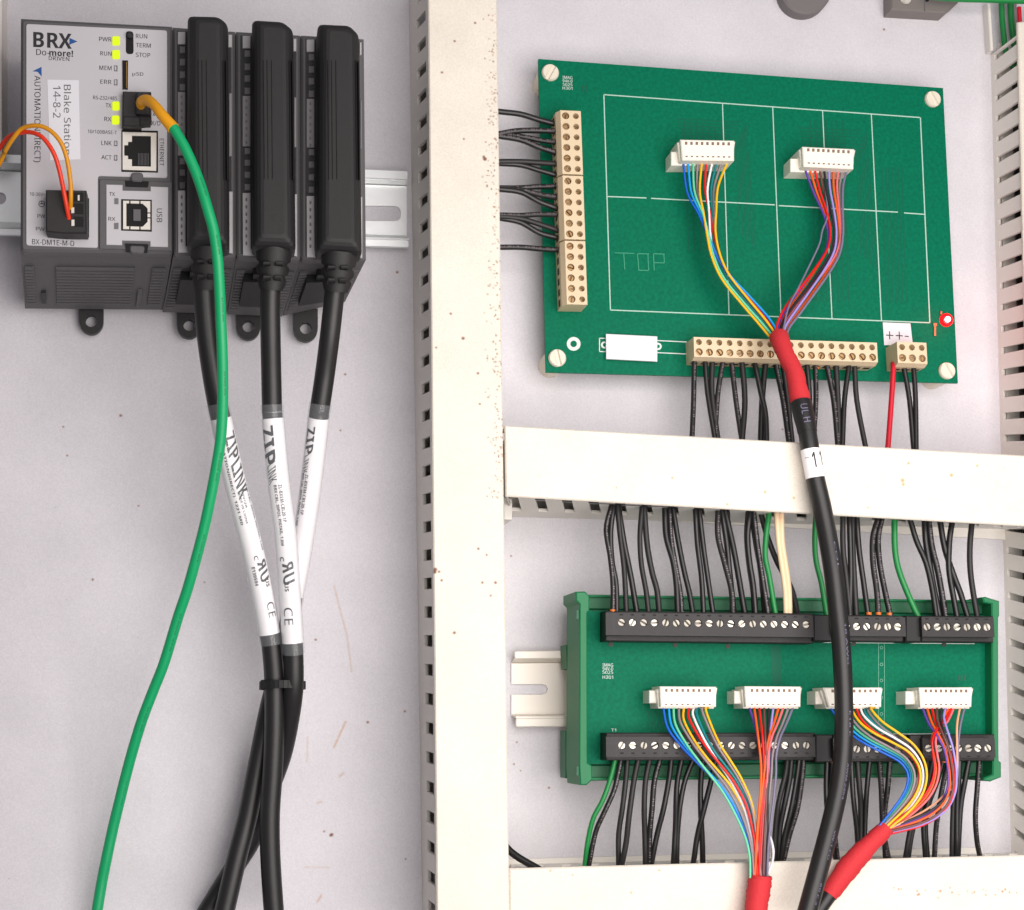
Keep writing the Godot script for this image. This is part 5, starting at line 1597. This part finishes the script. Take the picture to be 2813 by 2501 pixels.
func build_wires() -> void:
	# from the upright duct to the left terminals of the upper board, top to bottom
	wires("S", [[1372, 305, 1430, 312, 1480, 327, 1522, 338], [1372, 370, 1420, 362, 1480, 361, 1522, 363], [1372, 372, 1430, 376, 1480, 386, 1522, 392], [1372, 376, 1430, 386, 1480, 406, 1522, 420],
		[1372, 446, 1430, 446, 1480, 449, 1522, 452], [1372, 450, 1430, 454, 1480, 468, 1522, 480], [1372, 514, 1430, 514, 1480, 511, 1522, 510], [1372, 519, 1430, 522, 1480, 534, 1522, 541], [1372, 522, 1430, 530, 1480, 556, 1522, 572],
		[1372, 593, 1430, 594, 1480, 591, 1522, 592], [1372, 597, 1430, 603, 1480, 618, 1522, 632], [1372, 600, 1430, 612, 1480, 640, 1522, 652], [1372, 679, 1430, 679, 1480, 683, 1522, 686]],
		[0.028, 0.027, 0.024], 52, 14, "from the top between the upright duct and upper board", "wires between the upright duct and the upper board", 7.6)
	# from the lower terminals of the upper board into the middle duct, left to right
	wires("I", [[1470, 1035, 1465, 1300, 1455, 1550], [1548, 1035, 1565, 1250, 1615, 1560], [1602, 1035, 1600, 1250, 1640, 1560], [1675, 1035, 1640, 1260, 1622, 1560], [1745, 1035, 1775, 1300, 1815, 1565], [1810, 1035, 1830, 1300, 1812, 1565]],
		[0.025, 0.027, 0.032], 14, 55, "from the left dropping from the upper board into middle duct", "wires between the upper board and the middle duct", 7.3)
	wires("J", [[62, 1065, 100, 1250, 132, 1400, 140, 1590], [138, 1065, 118, 1300, 108, 1590], [222, 1065, 270, 1300, 312, 1600], [268, 1065, 300, 1300, 332, 1600], [435, 1065, 452, 1300, 440, 1600], ["tipped", 495, 1070, 498, 1300, 480, 1600], [578, 1065, 625, 1300, 655, 1620], [642, 1065, 655, 1300, 665, 1620], [725, 1065, 695, 1300, 680, 1620],
		[775, 1065, 790, 1300, 852, 1630], ["crimson", 1046, 1075, 1032, 1300, 1006, 1645], [1135, 1080, 1172, 1300, 1202, 1650], [1195, 1080, 1208, 1300, 1212, 1650]],
		[0.025, 0.027, 0.032], 14, 55, "from the red sleeve's left dropping from upper board's lower edge", "wires between the upper board and the middle duct", 7.3)
	# from the middle duct down to the upper terminals of the lower board
	var w := "from the left between the middle duct and lower board's long terminal row"
	var g := "wires between the middle duct and the lower board"
	wires("N", [["tipped", 905, 690, 870, 850, 900, 1050, 920, 1250, 920, 1450], [925, 690, 905, 870, 915, 1080, 945, 1250, 950, 1450], [955, 690, 975, 900, 1005, 1150, 1020, 1450], [968, 690, 1010, 950, 1060, 1200, 1102, 1450], [1135, 695, 1120, 900, 1130, 1100, 1165, 1300, 1182, 1450], [1160, 690, 1180, 950, 1215, 1150, 1255, 1300, 1270, 1450],
		[1310, 700, 1320, 900, 1370, 1080, 1395, 1250, 1405, 1450], [1342, 700, 1355, 920, 1388, 1120, 1420, 1300, 1432, 1450], [1370, 700, 1405, 920, 1450, 1150, 1490, 1320, 1512, 1450], [1530, 705, 1545, 950, 1575, 1200, 1590, 1450], [1562, 705, 1590, 950, 1625, 1200, 1662, 1450], [1700, 715, 1700, 900, 1750, 1100, 1800, 1300, 1808, 1450], [1735, 715, 1770, 950, 1790, 1150, 1822, 1450],
		[1762, 715, 1820, 980, 1860, 1200, 1902, 1450], [1930, 720, 1918, 900, 1935, 1100, 1965, 1300, 1975, 1450], [1952, 720, 1985, 950, 2020, 1150, 2050, 1450]],
		[0.045, 0.047, 0.049], 34, 18, w, g, 7.6)
	wires("L", [[22, 535, 5, 720, 20, 900, 45, 1060, 62, 1262], [45, 535, 72, 760, 108, 1000, 148, 1262], ["green", 168, 550, 146, 720, 142, 860, 170, 1000, 215, 1265], ["cream", 210, 530, 226, 750, 254, 950, 274, 1100, 280, 1262], ["cream", 246, 530, 252, 750, 282, 950, 300, 1100, 304, 1262]],
		[0.045, 0.047, 0.049], 34, 18, "between the middle duct and the board, left of the thick cable", g, 7.6)
	wires("L", [[115, 575, 150, 700, 222, 890, 300, 1030, 340, 1130, 368, 1265]], [0.038, 0.038, 0.040, 0.049], 34, 18, "and lone one crossing behind the cream pair under middle duct", g, 7.6)
	wires("L", [["green", 500, 560, 492, 720, 500, 880, 540, 1050, 576, 1268], [688, 580, 690, 800, 712, 1000, 740, 1265], [735, 580, 742, 800, 745, 1000, 738, 1265], [762, 575, 765, 800, 775, 1000, 790, 1265], ["tipped", 792, 570, 808, 800, 842, 1050, 872, 1265], ["tipped", 940, 585, 903, 720, 903, 900, 930, 1100, 940, 1265], ["tipped", 962, 585, 935, 720, 945, 900, 982, 1100, 1018, 1268], ["green", 1065, 595, 1068, 800, 1095, 950, 1160, 1120, 1232, 1278]],
		[0.045, 0.047, 0.049], 34, 18, "counting from the thick cable's left edge under the middle duct", g, 7.6)
	wires("L", [[1180, 620, 1220, 750, 1285, 900, 1328, 1080, 1358, 1275], [1280, 595, 1290, 760, 1325, 960, 1360, 1150, 1385, 1275], [1302, 595, 1325, 780, 1372, 980, 1422, 1275], [1385, 610, 1418, 800, 1485, 1000, 1530, 1120, 1578, 1278], [1465, 605, 1445, 750, 1442, 950, 1475, 1150, 1498, 1278], [1617, 615, 1602, 800, 1610, 1000, 1655, 1280]],
		[0.045, 0.047, 0.049], 34, 18, "right of the curved green wire under the middle duct", g, 7.6)
	# from the lower terminals down into the lower duct
	var b := "wires between the lower board and the lower duct"
	var low := [0.047, 0.044, 0.035]
	wires("P", [["green", 945, 338, 905, 500, 850, 650, 782, 780, 742, 950, 722, 1115], [985, 350, 938, 560, 868, 720, 798, 880, 750, 1115], ["tipped", 1035, 338, 1022, 500, 998, 700, 970, 900, 970, 1118], ["tipped", 1107, 338, 1075, 500, 1040, 750, 1018, 950, 985, 1118], ["tipped", 1196, 338, 1165, 500, 1155, 700, 1160, 900, 1165, 1115], [1272, 338, 1230, 500, 1213, 700, 1195, 900, 1188, 1115], [1356, 338, 1340, 480, 1300, 700, 1250, 900, 1208, 1115],
		[1430, 338, 1398, 500, 1388, 650, 1383, 850, 1368, 1110], [1517, 338, 1455, 500, 1420, 680, 1400, 900, 1395, 1110], [1592, 350, 1575, 550, 1578, 750, 1588, 950, 1592, 1105], [1675, 345, 1640, 520, 1590, 720, 1545, 900, 1515, 1098]],
		low, 14, 34, "from the left hanging from the lower board into the lower duct", b, 7.3)
	wires("M", [["tipped", 303, 632, 288, 750, 240, 950, 215, 1150, 205, 1385], ["tipped", 335, 632, 320, 780, 286, 950, 248, 1150, 235, 1385], [385, 632, 362, 800, 326, 1000, 278, 1200, 250, 1385], ["tipped", 415, 632, 400, 800, 368, 1000, 308, 1200, 265, 1385]],
		low, 14, 34, "right of the red and orange bundle above the lower duct", b, 7.3)
	wires("M", [[596, 650, 590, 850, 602, 1040, 640, 1200, 662, 1370], ["tipped", 630, 650, 622, 900, 640, 1100, 668, 1370], [782, 650, 795, 900, 822, 1150, 835, 1360], [826, 645, 842, 850, 852, 1000, 850, 1360], [912, 645, 892, 850, 880, 1050, 868, 1360], [985, 640, 1000, 850, 1010, 1100, 1030, 1250, 1052, 1360], [1062, 640, 1046, 850, 1022, 1050, 1030, 1355]],
		low, 14, 34, "behind or beside the thick black cable above the lower duct", b, 7.3)
	wires("M", [[1330, 640, 1290, 880, 1210, 1130, 1168, 1355], [1380, 640, 1330, 900, 1240, 1130, 1200, 1355], [1415, 640, 1350, 880, 1300, 1100, 1312, 1350], ["tipped", 1452, 650, 1410, 800, 1350, 960, 1325, 1120, 1340, 1350], [1485, 650, 1445, 800, 1410, 1000, 1390, 1150, 1378, 1348], [1540, 640, 1548, 800, 1528, 1000, 1520, 1345], [1568, 640, 1560, 800, 1548, 1000, 1548, 1345], [1640, 640, 1610, 800, 1578, 1000, 1560, 1345], [1712, 640, 1697, 850, 1684, 1050, 1695, 1230, 1716, 1345]],
		low, 14, 34, "right of the slanting red sleeve hanging from the lower board", b, 7.3)
	# a lone wire at the foot of the upright duct
	var lone := path(cv("P", [90, 930, 155, 1010, 220, 1062, 300, 1110, 370, 1150, 440, 1200]), [0.03, 0.04])
	solo("black_wire", tubed(smooth(lone, 6), 0.0017, 10), M.wire_black, "short black wire slanting from the upright duct into the lower duct", "wire")
